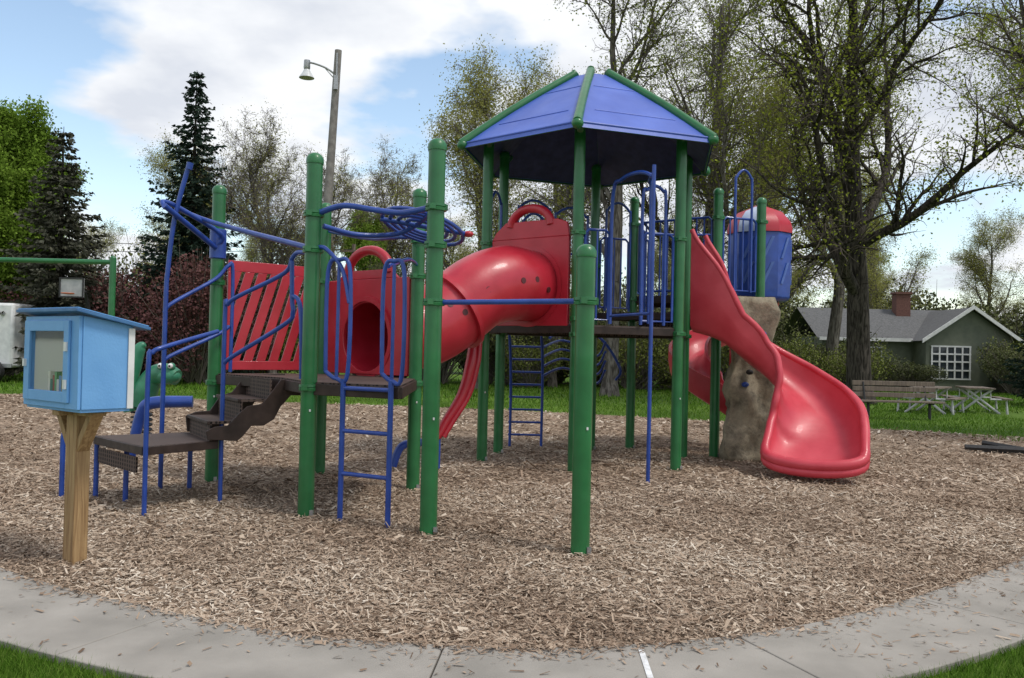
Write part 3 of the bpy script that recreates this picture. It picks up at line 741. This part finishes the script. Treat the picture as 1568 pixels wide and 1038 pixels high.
# red spiral chute
pts=[(3.98,13.75,2.35),(4.1,14.3,2.1),(3.9,14.9,1.85),(3.4,15.0,1.6),(3.05,14.6,1.35),(2.98,14.1,1.1),(3.2,13.65,.85),(3.5,13.5,.6),(3.9,13.4,.35),(4.2,13.3,.25)]
C2=catmull(pts,5); V=[];F=[]
for i,c in enumerate(C2):
    a=C2[max(i-1,0)];d=C2[min(i+1,len(C2)-1)]; tt=nrm([d[0]-a[0],d[1]-a[1],0]); side=np.array([tt[1],-tt[0],0])
    for (s_,z) in prof(.55,.40): V.append(c+side*s_+np.array([0,0,z]))
for i in range(len(C2)-1):
    for k_ in range(nP):
        l=(k_+1)%nP; F.append((i*nP+k_,i*nP+l,(i+1)*nP+l,(i+1)*nP+k_))
b=MB(); b.add(V,F); b.tube([(3.7,14.2,0),(3.7,14.2,2.6)],.06,12); b.obj('spiral_slide',M_slide,PG,ang=60)

# ------------------------------------------------------------------ little library
LB=empty('little_library_box')
K0=np.array([-2.755,5.45]); fu=np.array([-.8,.6]); sdv=np.array([.6,.8]); Wf,Dp=.75,.33; zb,zt=1.07,1.675
fu3=(*fu,0); sd3=(*sdv,0); K3=np.array([*K0,0])
def slantz(d): return zt+.012-.07*d/Dp
def frame_panel(b,O,uv,Wd,za,zc,bor,th):
    b.plate(O,uv,[(0,za),(bor,za),(bor,zc),(0,zc)],th); b.plate(O,uv,[(Wd-bor,za),(Wd,za),(Wd,zc),(Wd-bor,zc)],th)
    b.plate(O,uv,[(bor,za),(Wd-bor,za),(Wd-bor,za+bor),(bor,za+bor)],th); b.plate(O,uv,[(bor,zc-bor),(Wd-bor,zc-bor),(Wd-bor,zc),(bor,zc)],th)
b=MB()
back=K3+np.array([*sdv*Dp,0])
b.plate(K3,sd3,[(0,zb),(Dp,zb),(Dp,zt-.05),(0,zt)],.02)
b.plate(K3+np.array([*fu*Wf,0]),sd3,[(0,zb),(Dp,zb),(Dp,zb+.08),(0,zb+.08)],.02)
b.plate(K3+np.array([*fu*Wf,0]),sd3,[(0,zt-.15),(Dp,zt-.15),(Dp,zt-.05),(0,zt)],.02)
frame_panel(b,back,fu3,Wf,zb,zt-.06,.06,.02)
b.prism([tuple(K0+fu*a+sdv*c) for a,c in((0,0),(Wf,0),(Wf,Dp),(0,Dp))],zb-.02,zb+.01)
fr=K3-np.array([*sdv*.012,0])
for poly in([(0,zb),(.16,zb),(.16,zt),(0,zt)],[(Wf-.10,zb),(Wf,zb),(Wf,zt),(Wf-.10,zt)],[(.16,zb),(Wf-.10,zb),(Wf-.10,zb+.10),(.16,zb+.10)],[(.16,zt-.09),(Wf-.10,zt-.09),(Wf-.10,zt),(.16,zt)]):
    b.plate(fr,fu3,poly,.024)
fr2=K3-np.array([*sdv*.034,0])
for poly in([(.10,zb+.04),(.165,zb+.04),(.165,zt-.03),(.10,zt-.03)],[(Wf-.105,zb+.04),(Wf-.03,zb+.04),(Wf-.03,zt-.03),(Wf-.105,zt-.03)],[(.165,zb+.04),(Wf-.105,zb+.04),(Wf-.105,zb+.11),(.165,zb+.11)],[(.165,zt-.10),(Wf-.105,zt-.10),(Wf-.105,zt-.03),(.165,zt-.03)]):
    b.plate(fr2,fu3,poly,.018)
b.obj('cabinet',M_libblue,LB,bevel=.003)
b=MB()
pa=[(-.06,-.07),(Wf+.05,-.07),(Wf+.05,Dp+.10),(-.06,Dp+.10)]
V=[]
for dz in(0,.020):
    for a,c in pa: p=K0+fu*a+sdv*c; V.append((p[0],p[1],slantz(c)+dz))
b.add(V,[(0,3,2,1),(4,5,6,7),(0,1,5,4),(1,2,6,5),(2,3,7,6),(3,0,4,7)])
b.obj('roof',M_libdark,LB,bevel=.003)
V=[]
b=MB()
for dz in(.024,.030):
    for a,c in[(-.05,-.06),(Wf+.04,-.06),(Wf+.04,Dp+.09),(-.05,Dp+.09)]: p=K0+fu*a+sdv*c; V.append((p[0],p[1],slantz(c)+dz))
b.add(V,[(0,3,2,1),(4,5,6,7),(0,1,5,4),(1,2,6,5),(2,3,7,6),(3,0,4,7)]); b.obj('roof_sheet',M_libblue,LB)
b=MB()
b.plate(back-np.array([*fu*.018,0])-np.array([*sdv*.02,0]),sd3,[(-.012,zb),(.03,zb),(.03,zt-.07),(-.012,zt-.07)],.008); b.obj('white_back_trim',M_wht,LB)
b=MB(); b.plate(back-np.array([*sdv*.016,0]),fu3,[(.015,zb+.02),(Wf-.015,zb+.02),(Wf-.015,zt-.08),(.015,zt-.08)],.004)
b.plate(K3+np.array([*fu*(Wf-.015),0]),sd3,[(.02,zb+.02),(Dp-.02,zb+.02),(Dp-.02,zt-.08),(.02,zt-.05)],.004); b.obj('frosted_window_panes',M_frost,LB)
bc=[(.25,.05,.05),(.05,.15,.12),(.6,.58,.5),(.05,.05,.1),(.35,.3,.1),(.1,.2,.4),(.5,.5,.5),(.12,.3,.15)]
pos=.20
for i in range(11):
    wdt=.022+.012*((i*7)%4)/3; hgt=.17+.05*((i*5)%3)/2; p=K0+fu*(pos+wdt/2)+sdv*(.11)
    b=MB(); b.box((p[0],p[1],zb+.012+hgt/2),(wdt,.14,hgt),math.atan2(fu[1],fu[0])); c=bc[i%8]
    b.obj('book_%d'%(i+1),noise_mat('book_cover_%d'%i,c,tuple(min(1,q*1.2) for q in c),10,.5),LB); pos+=wdt+.003
def glass():
    m,nt,Bs,N,L=new_mat('acrylic_pane'); tr=N('ShaderNodeBsdfTransparent'); gl=N('ShaderNodeBsdfGlossy'); gl.inputs['Roughness'].default_value=.15
    mx=N('ShaderNodeMixShader'); mx.inputs[0].default_value=.05; L(tr.outputs[0],mx.inputs[1]); L(gl.outputs[0],mx.inputs[2]); L(mx.outputs[0],nt.nodes['Material Output'].inputs['Surface']); return m
b=MB(); b.plate(K3-np.array([*sdv*.020,0]),fu3,[(.16,zb+.1),(Wf-.1,zb+.1),(Wf-.1,zt-.09),(.16,zt-.09)],.003); b.obj('door_pane',glass(),LB)
b=MB()
for z in(zb+.16,zt-.2): 
    p=K0+fu*.12-sdv*.05; b.box((p[0],p[1],z),(.03,.012,.06),math.atan2(fu[1],fu[0]))
p=K0+fu*(Wf-.06)-sdv*.05; b.box((p[0],p[1],1.36),(.025,.02,.05),math.atan2(fu[1],fu[0])); b.obj('hinges_and_latch',M_wht,LB)
pc0=K0+fu*.36+sdv*.17
b=MB(); yw=math.atan2(fu[1],fu[0]); b.box((pc0[0],pc0[1],.5),(.14,.10,1.10),yw); 
for sg in(-1,1):
    a=pc0+fu*sg*.06; c=pc0+fu*sg*.23
    d=np.array([c[0]-a[0],c[1]-a[1],.24])
    zax=Vector(nrm(d)); xax=Vector((sdv[0],sdv[1],0)); yax=zax.cross(xax); M=Matrix((xax,yax,zax)).transposed()
    b.box(((a[0]+c[0])/2,(a[1]+c[1])/2,.915),(.085,.05,.33),rot=M)
b.box((pc0[0],pc0[1],1.032),(.50,.12,.036),yw); b.box((pc0[0]+sdv[0]*.02,pc0[1]+sdv[1]*.02,1.031),(.09,.36,.034),yw)
b.obj('wooden_post',M_post,LB,bevel=.004)

# ------------------------------------------------------------------ background furniture
SL=empty('street_lamp')
b=MB(); b.tube([(-6.95,30,0),(-6.66,30,6),(-6.40,30,12.1)],[.18,.16,.125],12); b.obj('wood_pole',noise_mat('grey_pole',(.16,.145,.135),(.27,.25,.23),5,.8),SL)
b=MB(); b.tube([(-6.44,30,11.2),(-6.8,30,11.45),(-7.2,30,11.6),(-7.45,30,11.65)],.035,8,smooth=4); b.tube([(-6.44,30,11.0),(-6.85,30,11.45)],.02,6)
b.revolve([(.05,.28),(.11,.27),(.12,.0),(.10,-.05)],(-7.5,30,11.45),14); b.box((-6.42,29.82,10.9),(.14,.1,.5)); b.box((-6.40,29.85,11.5),(.05,.08,.9)); b.obj('arm_and_ballast',M_steel,SL)
b=MB(); b.revolve([(.10,-.06),(.16,-.18),(.26,-.34),(.27,-.36)],(-7.5,30,11.45),18); b.obj('bell_shade',noise_mat('lamp_shade',(.55,.56,.56),(.7,.7,.7),6,.25),SL)
UP=empty('utility_pole'); b=MB(); b.tube([(-8.7,46,0),(-8.7,46,7.2)],.10,10); b.box((-8.7,45.9,6.8),(1.4,.1,.1)); b.obj('pole',M_bench,UP)
b=MB()
for dz in(0,.5): b.tube([(-40,44,7.2+dz),(-24,45,6.4+dz),(-8.7,46,6.9)],.018,5,smooth=6)
b.obj('wires',M_black,UP)
SW=empty('swing_set'); b=MB(); b.tube([(-15.2,20,3.42),(-9.45,20,3.42)],.06,12)
for x in(-9.45,-15.2):
    b.tube([(x,20,3.5),(x,20,0)],.075,12); b.ball((x,20,3.5),.075)
b.obj('frame',M_green,SW)
b=MB()
for x in(-14.6,-14.1,-13.3,-12.8): b.tube([(x,20,3.4),(x,20,.6)],.01,6)
b.obj('chains',M_steel,SW)
b=MB(); b.box((-14.35,20,.58),(.52,.2,.03)); b.box((-13.05,20,.58),(.52,.2,.03)); b.obj('seats',M_black,SW,bevel=.01)
hx,hy,hz=-15.6,30,3.45
BH=empty('basketball_hoop'); b=MB(); b.box((hx,hy,hz),(.85,.05,.68)); b.obj('backboard',noise_mat('backboard_grey',(.30,.31,.32),(.42,.42,.42),5,.4),BH)
b=MB(); b.tube([(hx,hy+1.2,0),(hx,hy+1.2,hz-.6),(hx,hy+.9,hz-.1),(hx,hy+.05,hz-.05)],.07,8)
for d_ in(-.41,.41): b.box((hx+d_,hy-.04,hz),(.05,.03,.7))
for d_ in(-.33,.33): b.box((hx,hy-.045,hz+d_),(.85,.03,.05))
b.obj('pole',M_black,BH)
b=MB(); b.tube([(hx+.2*math.cos(a),hy-.28+.2*math.sin(a),hz-.22) for a in np.linspace(0,6.28,16,endpoint=False)],.02,6,closed=True)
b.obj('rim',noise_mat('orange',(.4,.09,.03),(.5,.12,.04)),BH)
TR=empty('cargo_trailer'); b=MB(); b.box((-20.2,31.8,1.72),(4.2,2,2.35)); b.obj('body',M_wht,TR,bevel=.1)
b=MB(); b.box((-20.2,30.78,.62),(4.2,.04,.14)); b.box((-17.8,31.8,.5),(.9,.12,.1)); b.obj('trim',M_steel,TR)
b=MB()
for x in(-18.75,-19.65): b.tube([(x,30.8,.40),(x,30.55,.40)],.40,20)
b.obj('wheels',M_black,TR)
b=MB()
for x in(-18.75,-19.65): b.tube([(x,30.56,.40),(x,30.53,.40)],.2,16)
b.obj('hubs',M_steel,TR)
# dinosaur spring rider
SR=empty('dinosaur_spring_rider'); M_dino=noise_mat('dino_green',(.02,.15,.08),(.04,.22,.12),6,.4)
b=MB(); b.tube([(-5.35,12,.55),(-5.4,12,.9),(-5.33,12,1.22),(-5.25,12,1.45),(-5.18,12,1.5)],[.1,.13,.11,.08,.03],14,smooth=5)
b.tube([(-5.2,12,.62),(-5.15,12,.85),(-5.05,12,1.05),(-4.85,11.9,1.10),(-4.66,11.85,1.05)],[.15,.17,.14,.15,.11],14,smooth=5)
b.ball((-4.78,11.86,1.06),(.17,.14,.11)); b.ball((-4.86,11.8,1.2),.055); b.ball((-4.72,11.8,1.2),.055)
b.obj('dinosaur_body',M_dino,SR)
b=MB(); b.ball((-4.86,11.76,1.21),.038); b.ball((-4.72,11.76,1.21),.038); b.obj('eyes',M_wht,SR)
b=MB(); b.ball((-4.86,11.73,1.21),.016); b.ball((-4.72,11.73,1.21),.016)
b.tube([(-5.2+.13*math.cos(a),12+.13*math.sin(a),.02+a*.011) for a in np.linspace(0,48,120)],.018,8); b.obj('spring_and_pupils',M_black,SR)
# bench
BN=empty('park_bench'); b=MB()
for i in range(3): b.box((10.1,22.2-.14*i,.46),(2.15,.12,.045),-.03)
for i in range(3): b.box((10.1,22.38+.03*i,.62+.15*i),(2.15,.04,.12),-.03)
b.obj('seat_and_back',M_bench,BN,bevel=.008)
b=MB()
for x in(9.3,10.9):
    b.tube([(x,22.1,0),(x,22.1,.43)],.04,8); b.tube([(x,21.9,.42),(x,22.3,.42),(x,22.45,.95)],.025,8)
b.obj('legs',M_black,BN)
def table(x,y,yaw):
    e_=empty('picnic_table',(x,y,0)); e_.rotation_euler[2]=yaw
    b=MB(); 
    for i in range(5): b.box((0,-.32+.16*i,.75),(1.9,.14,.04))
    for s_ in(-.72,.72): b.box((0,s_,.45),(1.9,.25,.04))
    b.obj('top_and_seats',M_bench,e_)
    b=MB()
    for xx in(-.7,.7):
        b.tube([(xx,-.75,0),(xx,-.72,.43),(xx,-.3,.43),(xx,-.3,.73),(xx,.3,.73),(xx,.3,.43),(xx,.72,.43),(xx,.75,0)],.035,8); b.tube([(xx,-.35,.73),(xx,.55,.0)],.035,8); b.tube([(xx,.35,.73),(xx,-.55,.0)],.035,8)
    b.obj('tube_frame',noise_mat('pale_frame',(.4,.4,.4),(.55,.55,.55),6,.5),e_)
table(12.6,25.5,.9); table(14.3,26.2,1.25)
b=MB(); b.tube([(7.6,14.2,.10),(8.5,13.9,.10),(9.6,13.6,.10)],.05,6); b.tube([(8.0,14.4,.16),(8.6,13.85,.08)],.045,6); b.box((8.9,14.1,.03),(1.9,.12,.06),-.25); b.obj('border_timber',M_black)
# house
HS=empty('suburban_house')
M_wall=noise_mat('olive_siding',(.11,.125,.09),(.15,.165,.12),3,.8); M_shin=noise_mat('grey_shingles',(.09,.09,.09),(.15,.15,.15),10,.9); M_brick=noise_mat('chimney_brick',(.12,.055,.045),(.18,.085,.065),14,.9)
M_win=noise_mat('window_glass',(.02,.025,.03),(.05,.06,.07),3,.08)
b=MB(); b.box((20.9,49,1.4),(8.2,6,2.8)); b.box((24.0,46,1.4),(4.6,3,2.8))
b.plate((24.0,44.52,2.8),(1,0,0),[(-2.3,0),(2.3,0),(0,1.55)],.04); b.obj('walls',M_wall,HS)
b=MB(); b.add([(16.4,45.6,2.7),(25.5,45.6,2.7),(25.5,49,4.5),(16.4,49,4.5),(25.5,52.6,2.7),(16.4,52.6,2.7)],[(0,1,2,3),(3,2,4,5)])
b.add([(21.4,44.2,2.62),(24,44.2,4.42),(24,49.5,4.42),(21.4,49.5,2.62),(26.6,44.2,2.62),(26.6,49.5,2.62)],[(0,1,2,3),(1,4,5,2)]); b.obj('roof',M_shin,HS)
b=MB(); b.plate((24,44.15,0),(1,0,0),[(-2.65,2.5),(0,4.32),(2.65,2.5),(2.65,2.7),(0,4.52),(-2.65,2.7)],.08); b.box((19.0,45.55,2.66),(5,.06,.18))
for xx in(22.0,22.4,22.8,23.2,23.6,24.0): b.box((xx,44.47,1.5),(.08,.06,1.7))
for zz in(.65,1.1,1.55,1.95,2.35): b.box((23.0,44.465,zz),(2.1,.06,.08))
for xx in(19.5,):
    for d in(-.5,0,.5): b.box((xx+d,45.96,1.7),(.07,.08,1.1))
    for d in(-.55,.55): b.box((xx,45.955,1.7+d),(1.07,.08,.07))
b.obj('white_trim',M_wht,HS)
b=MB(); b.box((23.0,44.49,1.5),(2.1,.02,1.65)); b.box((19.5,45.99,1.7),(1,.03,1.1)); b.obj('windows',M_win,HS)
b=MB(); b.box((22.2,48.5,4.5),(.8,.6,1.7)); b.box((22.2,48.5,5.4),(.95,.75,.12)); b.obj('chimney',M_brick,HS)

# ------------------------------------------------------------------ trees
def seg_mesh(name,segs,n_thick,mat,matthick=None):
    S_=np.array(segs,float); P0=S_[:,0:3];P1=S_[:,3:6];r0=S_[:,6];r1=S_[:,7]
    Vs=[];Fs=[];o=0; nth=0
    for mask,n in((r0>.035,8),(r0<=.035,3)):
        p0,p1,a0,a1=P0[mask],P1[mask],r0[mask],r1[mask]; m=len(p0)
        if m==0: continue
        d=p1-p0; d/=np.linalg.norm(d,axis=1)[:,None]+1e-9
        up=np.where(np.abs(d[:,2:3])<.9,np.array([[0,0,1.]]),np.array([[1.,0,0]]))
        x=np.cross(d,up); x/=np.linalg.norm(x,axis=1)[:,None]; y=np.cross(d,x)
        an=2*np.pi*np.arange(n)/n
        rg=x[:,None,:]*np.cos(an)[None,:,None]+y[:,None,:]*np.sin(an)[None,:,None]
        A=p0[:,None,:]+rg*a0[:,None,None]; Bq=p1[:,None,:]+rg*a1[:,None,None]
        V=np.concatenate([A,Bq],1).reshape(-1,3)
        k_=np.arange(n); l=(k_+1)%n; f=np.stack([k_,l,l+n,k_+n],1)
        F=(np.arange(m)[:,None,None]*2*n+f[None]).reshape(-1,4)+o
        if n==8: nth=len(F)
        Vs.append(V);Fs.append(F);o+=len(V)
    me=fast_mesh(name,np.concatenate(Vs),np.concatenate(Fs),mat,smooth=True)
    if matthick and len(me.polygons)==sum(len(f) for f in Fs):
        me.materials.append(matthick); mi=np.zeros(len(me.polygons),np.int32); mi[:nth]=1; me.polygons.foreach_set('material_index',mi)
    return me
def leaf_quads(P_,size,rg,asp=.6):
    n=len(P_); a=rg.normal(size=(n,3)); a/=np.linalg.norm(a,axis=1)[:,None]; c=rg.normal(size=(n,3)); c-=a*np.sum(a*c,1)[:,None]; c/=np.linalg.norm(c,axis=1)[:,None]
    s_=size*rg.uniform(.5,1.3,n)[:,None]; a*=s_/2; c*=s_/2*asp
    V=np.stack([P_-a,P_-c,P_+a,P_+c],1).reshape(-1,3); return V,np.arange(4*n).reshape(n,4)
def broadleaf(name,seed,H,tr,fork=.3,spread=1.0,nleaf=8,lsize=.09,barkm=None,leafm=None,c1=2.0,lsp=.25,droop=0,dens=1.0,thick=None):
    rg=np.random.default_rng(seed); segs=[];tips=[]
    NS=[7,8,6,4,3]; WB=[.06,.13,.17,.2,.25]; TRP=[.05,.10+.02,.04,.03-droop,.0-droop]
    ST=[fork,.22,.15,.1]; CN=[c1,1.45*dens,1.6*dens,1.5*dens]; LF=[.60*spread,.50,.48,.5]; 
    def grow(p,d,L_,r_,lv):
        n=NS[lv]; st=L_/n
        for i in range(n):
            t_=(i+1)/n
            d=d+rg.normal(0,WB[lv],3); d[2]+=TRP[lv]; d=d/np.linalg.norm(d)
            q=p+d*st; ra=r_*(1-.75*(i/n)); rb=r_*(1-.75*t_)
            segs.append((*p,*q,max(ra,.006),max(rb,.005)))
            if lv<4 and t_>=ST[lv]:
                c=CN[lv]; k_=int(c)+(rg.random()<c-int(c))
                for _ in range(k_):
                    ax=rg.normal(size=3); ax-=d*np.dot(ax,d); ax/=np.linalg.norm(ax)
                    an=rg.uniform(.55,1.05) if lv>0 else rg.uniform(.5,.95)*spread**.5
                    nd=d*math.cos(an)+ax*math.sin(an)
                    if lv==0: nd[2]=max(nd[2],.25)
                    nd/=np.linalg.norm(nd)
                    grow(p+(q-p)*rg.random(),nd,L_*LF[lv]*rg.uniform(.75,1.2)*(1-.45*t_ if lv==0 else 1-.35*t_),rb*(.62 if lv==0 else .6)+.002,lv+1)
            if lv>=3: tips.append(q)
            p=q
    grow(np.zeros(3),np.array([0,0,1.]),H*.82,tr,0)
    segs.append((0,0,-.2,0,0,.5,tr*1.5,tr*1.02))
    bm_=seg_mesh(name+'_wood',segs,6,barkm,thick)
    T_=np.array(tips); lm=None
    if nleaf>0:
        n=int(len(T_)*nleaf); ii=rg.integers(0,len(T_),n)
        cl=rg.random(len(T_))
        Pq=T_[ii]+rg.normal(0,lsp,(n,3)); V,F=leaf_quads(Pq,lsize,rg)
        r_=np.clip(.5*cl[ii]+.5*rg.random(n),0,1); lm=fast_mesh(name+'_leaves',V,F,leafm,np.repeat(r_,4))
    return bm_,lm
def place(name,meshes,x,y,yaw=0,s=1.0,parent=None,sz=None):
    e_=empty(name,(x,y,0)); e_.rotation_euler[2]=yaw; e_.scale=(s,s,sz or s)
    if parent: e_.parent=parent
    for nm,me_ in zip(('trunk_and_branches','foliage'),meshes):
        if me_ is not None: link(bpy.data.objects.new(nm,me_),e_)
    return e_
ML_green=rnd_mat('maple_spring_leaves',[(.07,.12,.016),(.14,.22,.028),(.22,.34,.05),(.33,.46,.09)],.6,.4)
ML_yel=rnd_mat('budding_leaves',[(.22,.22,.065),(.34,.34,.10),(.46,.45,.16)],.6,.4)
ML_olive=rnd_mat('young_oak_leaves',[(.15,.18,.025),(.26,.30,.04),(.38,.42,.07)],.6,.4)
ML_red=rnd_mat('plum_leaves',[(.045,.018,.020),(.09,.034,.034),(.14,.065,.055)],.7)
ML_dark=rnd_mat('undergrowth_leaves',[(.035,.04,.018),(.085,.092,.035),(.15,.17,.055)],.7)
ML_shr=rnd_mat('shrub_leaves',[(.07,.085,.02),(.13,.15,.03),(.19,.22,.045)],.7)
ML_needle=rnd_mat('spruce_needles',[(.010,.022,.015),(.022,.042,.028),(.042,.07,.045)],.7)
ML_brneedle=rnd_mat('brown_spruce_needles',[(.035,.036,.024),(.06,.062,.042),(.09,.09,.06)],.7)
t_green=broadleaf('maple',11,12,.24,.22,.75,5,.15,M_barkmid,ML_green,thick=M_bark)
t_bare=broadleaf('bare',23,11,.18,.18,.85,.4,.06,M_barklt,ML_yel,dens=1.2,thick=M_barkpale)
t_yel=broadleaf('willow',31,12,.20,.18,.85,1.5,.08,M_barklt,ML_yel,droop=.05,thick=M_barkpale)
t_big=broadleaf('oak',47,17,.42,.24,1.15,.95,.10,M_barkmid,ML_olive,dens=1.05,thick=M_bark)
t_tall=broadleaf('ash',53,17,.28,.30,.85,.55,.09,M_barklt,ML_olive,dens=1.0,thick=M_barkpale)

def conifer(name,seed,H,Rm,mat):
    rg=np.random.default_rng(seed); segs=[(0,0,0,0,0,H*.5,.2,.12),(0,0,H*.5,0,0,H,.12,.01)]
    allP=[];allA=[];allB=[]
    z=.8
    while z<H-.1:
        t_=z/H; Lb=Rm*(1-t_)**.8+.08
        nb=int(6+5*(1-t_))
        off=rg.random()*6.28
        for k_ in range(nb):
            a=off+6.283*k_/nb+rg.normal(0,.25); Lr=Lb*rg.uniform(.55,1.3); dirv=np.array([math.cos(a),math.sin(a),0])
            m=max(3,int(Lr/.13)); prev=np.array([0,0,z])
            for j in range(m):
                s_=(j+1)/m; p=np.array([0,0,z])+dirv*Lr*s_+np.array([0,0,Lr*(-.38*s_+.22*s_*s_*(1.4))])
                if j%3==2 or j==m-1: segs.append((*prev,*p,.02*(1.2-s_),.01)); prev=p
                for q in range(5):
                    sidew=np.array([-dirv[1],dirv[0],0])*rg.choice([-1,1])
                    ln=rg.uniform(.2,.5)*(1-.4*s_)*(.65+.5*(1-t_)); dd=nrm(dirv*.7+sidew*rg.uniform(.2,1)+np.array([0,0,rg.uniform(-.75,.05)]))
                    allP.append(p+rg.normal(0,.04,3)); allA.append(dd*ln); allB.append(nrm(np.cross(dd,rg.normal(size=3)))*.06)
        z+=rg.uniform(.20,.32)
    P_=np.array(allP);A=np.array(allA);B_=np.array(allB); V=np.stack([P_,P_+A*.4-B_,P_+A,P_+A*.4+B_],1).reshape(-1,3); n=len(P_)
    lm=fast_mesh(name+'_needles',V,np.arange(4*n).reshape(n,4),mat,np.repeat(rg.random(n),4))
    return seg_mesh(name+'_wood',segs,6,M_bark),lm
c1=conifer('spruce',3,12.9,2.5,ML_needle); c2=conifer('spruce_b',8,9.8,2.6,ML_brneedle)

def shrub(name,seed,n,rad,mat,size=.12,bark=True):
    rg=np.random.default_rng(seed); segs=[]
    lobes=[(rg.normal(0,.38,2)*rad[0],rg.uniform(.35,.8)*rad[2],rg.uniform(.35,.6)) for _ in range(9)]
    Pq=[]
    for (xy,z,s_) in lobes:
        m=n//9; d=rg.normal(size=(m,3)); d/=np.linalg.norm(d,axis=1)[:,None]; rr=rg.random(m)**.4
        Pq.append(np.array([xy[0],xy[1],z])+d*rr[:,None]*np.array([rad[0],rad[1],rad[2]*.75])*s_)
        for _ in range(26):
            e_=Pq[-1][rg.integers(0,m)]*rg.uniform(.9,1.25); m1_=e_*.5+rg.normal(0,.12,3); segs.append((xy[0]*.3,xy[1]*.3,0,*m1_,.03,.02)); segs.append((*m1_,*e_,.02,.006))
    Pq=np.concatenate(Pq); Pq=Pq[Pq[:,2]>.05]; V,F=leaf_quads(Pq,size,rg,.8)
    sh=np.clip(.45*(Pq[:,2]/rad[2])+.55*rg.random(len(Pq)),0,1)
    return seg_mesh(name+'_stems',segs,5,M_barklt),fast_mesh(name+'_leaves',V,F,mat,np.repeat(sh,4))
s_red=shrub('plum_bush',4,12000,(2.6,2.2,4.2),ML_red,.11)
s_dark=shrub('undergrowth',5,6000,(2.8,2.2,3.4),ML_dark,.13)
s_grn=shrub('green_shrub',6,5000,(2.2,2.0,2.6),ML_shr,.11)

place('maple_tree',t_green,-21.4,36,.3,.96); place('maple_tree',t_green,-25.5,33,2.0,1.05)
place('spruce_tree',c1,-13.3,35,0,1.0); place('spruce_tree',c2,-17.4,32.5,1,1.0)
place('bare_tree',t_bare,-10.4,37,.5,1.05); place('bare_tree',t_bare,-6.0,38,2.2,.95); place('budding_tree',t_yel,-17.2,44,3.3,1.0); place('bare_tree',t_bare,-8.3,40,5.2,1.0); place('bare_tree',t_bare,-12.0,43,1.2,1.05)
place('budding_tree',t_yel,-1.2,34,1.0,1.12); place('budding_tree',t_yel,1.8,38,3.0,1.15)
place('ash_tree',t_tall,3.6,31,0.4,1.05); place('ash_tree',t_tall,7.6,33,2.6,1.1); place('ash_tree',t_tall,24.5,38,4.4,1.15); place('ash_tree',t_tall,15.0,40,1.4,1.15)
place('oak_tree',t_big,12.1,29.5,0.6,1.05); place('oak_tree',t_big,8.6,42,2.9,1.0); place('oak_tree',t_big,12.9,17.6,1.9,.76)
place('budding_tree',t_yel,11.0,37,4.2,1.2); place('budding_tree',t_yel,23.0,55,4.2,1.2)
place('spruce_tree',c1,19.7,30.5,2,.62)
place('plum_bush',s_red,-15.6,34.5,0,1.05); place('plum_bush',s_red,-12.3,33.4,2,1.1); place('plum_bush',s_red,-18.6,35,4,.95)
DT=empty('distant_trees'); rg=np.random.default_rng(77)
def sub(meshes,x,y,yaw,s,sz=None):
    for nm,me_ in zip(('trunks','crowns'),meshes):
        if me_ is None: continue
        o_=bpy.data.objects.new(nm,me_); o_.location=(x,y,0); o_.rotation_euler[2]=yaw; o_.scale=(s,s,sz or s); link(o_,DT)
for i in range(26):
    x=-56+i*4.6+rg.normal(0,1); y=rg.uniform(58,76)
    sub([t_bare,t_green,t_yel,t_bare,t_yel][rg.integers(0,5)][:2],x,y,rg.uniform(0,6),rg.uniform(.8,1.1))
UG=empty('undergrowth'); 
def sub2(meshes,x,y,yaw,s,sz):
    for nm,me_ in zip(('stems','leaves'),meshes):
        o_=bpy.data.objects.new(nm,me_); o_.location=(x,y,0); o_.rotation_euler[2]=yaw; o_.scale=(s,s,sz); link(o_,UG)
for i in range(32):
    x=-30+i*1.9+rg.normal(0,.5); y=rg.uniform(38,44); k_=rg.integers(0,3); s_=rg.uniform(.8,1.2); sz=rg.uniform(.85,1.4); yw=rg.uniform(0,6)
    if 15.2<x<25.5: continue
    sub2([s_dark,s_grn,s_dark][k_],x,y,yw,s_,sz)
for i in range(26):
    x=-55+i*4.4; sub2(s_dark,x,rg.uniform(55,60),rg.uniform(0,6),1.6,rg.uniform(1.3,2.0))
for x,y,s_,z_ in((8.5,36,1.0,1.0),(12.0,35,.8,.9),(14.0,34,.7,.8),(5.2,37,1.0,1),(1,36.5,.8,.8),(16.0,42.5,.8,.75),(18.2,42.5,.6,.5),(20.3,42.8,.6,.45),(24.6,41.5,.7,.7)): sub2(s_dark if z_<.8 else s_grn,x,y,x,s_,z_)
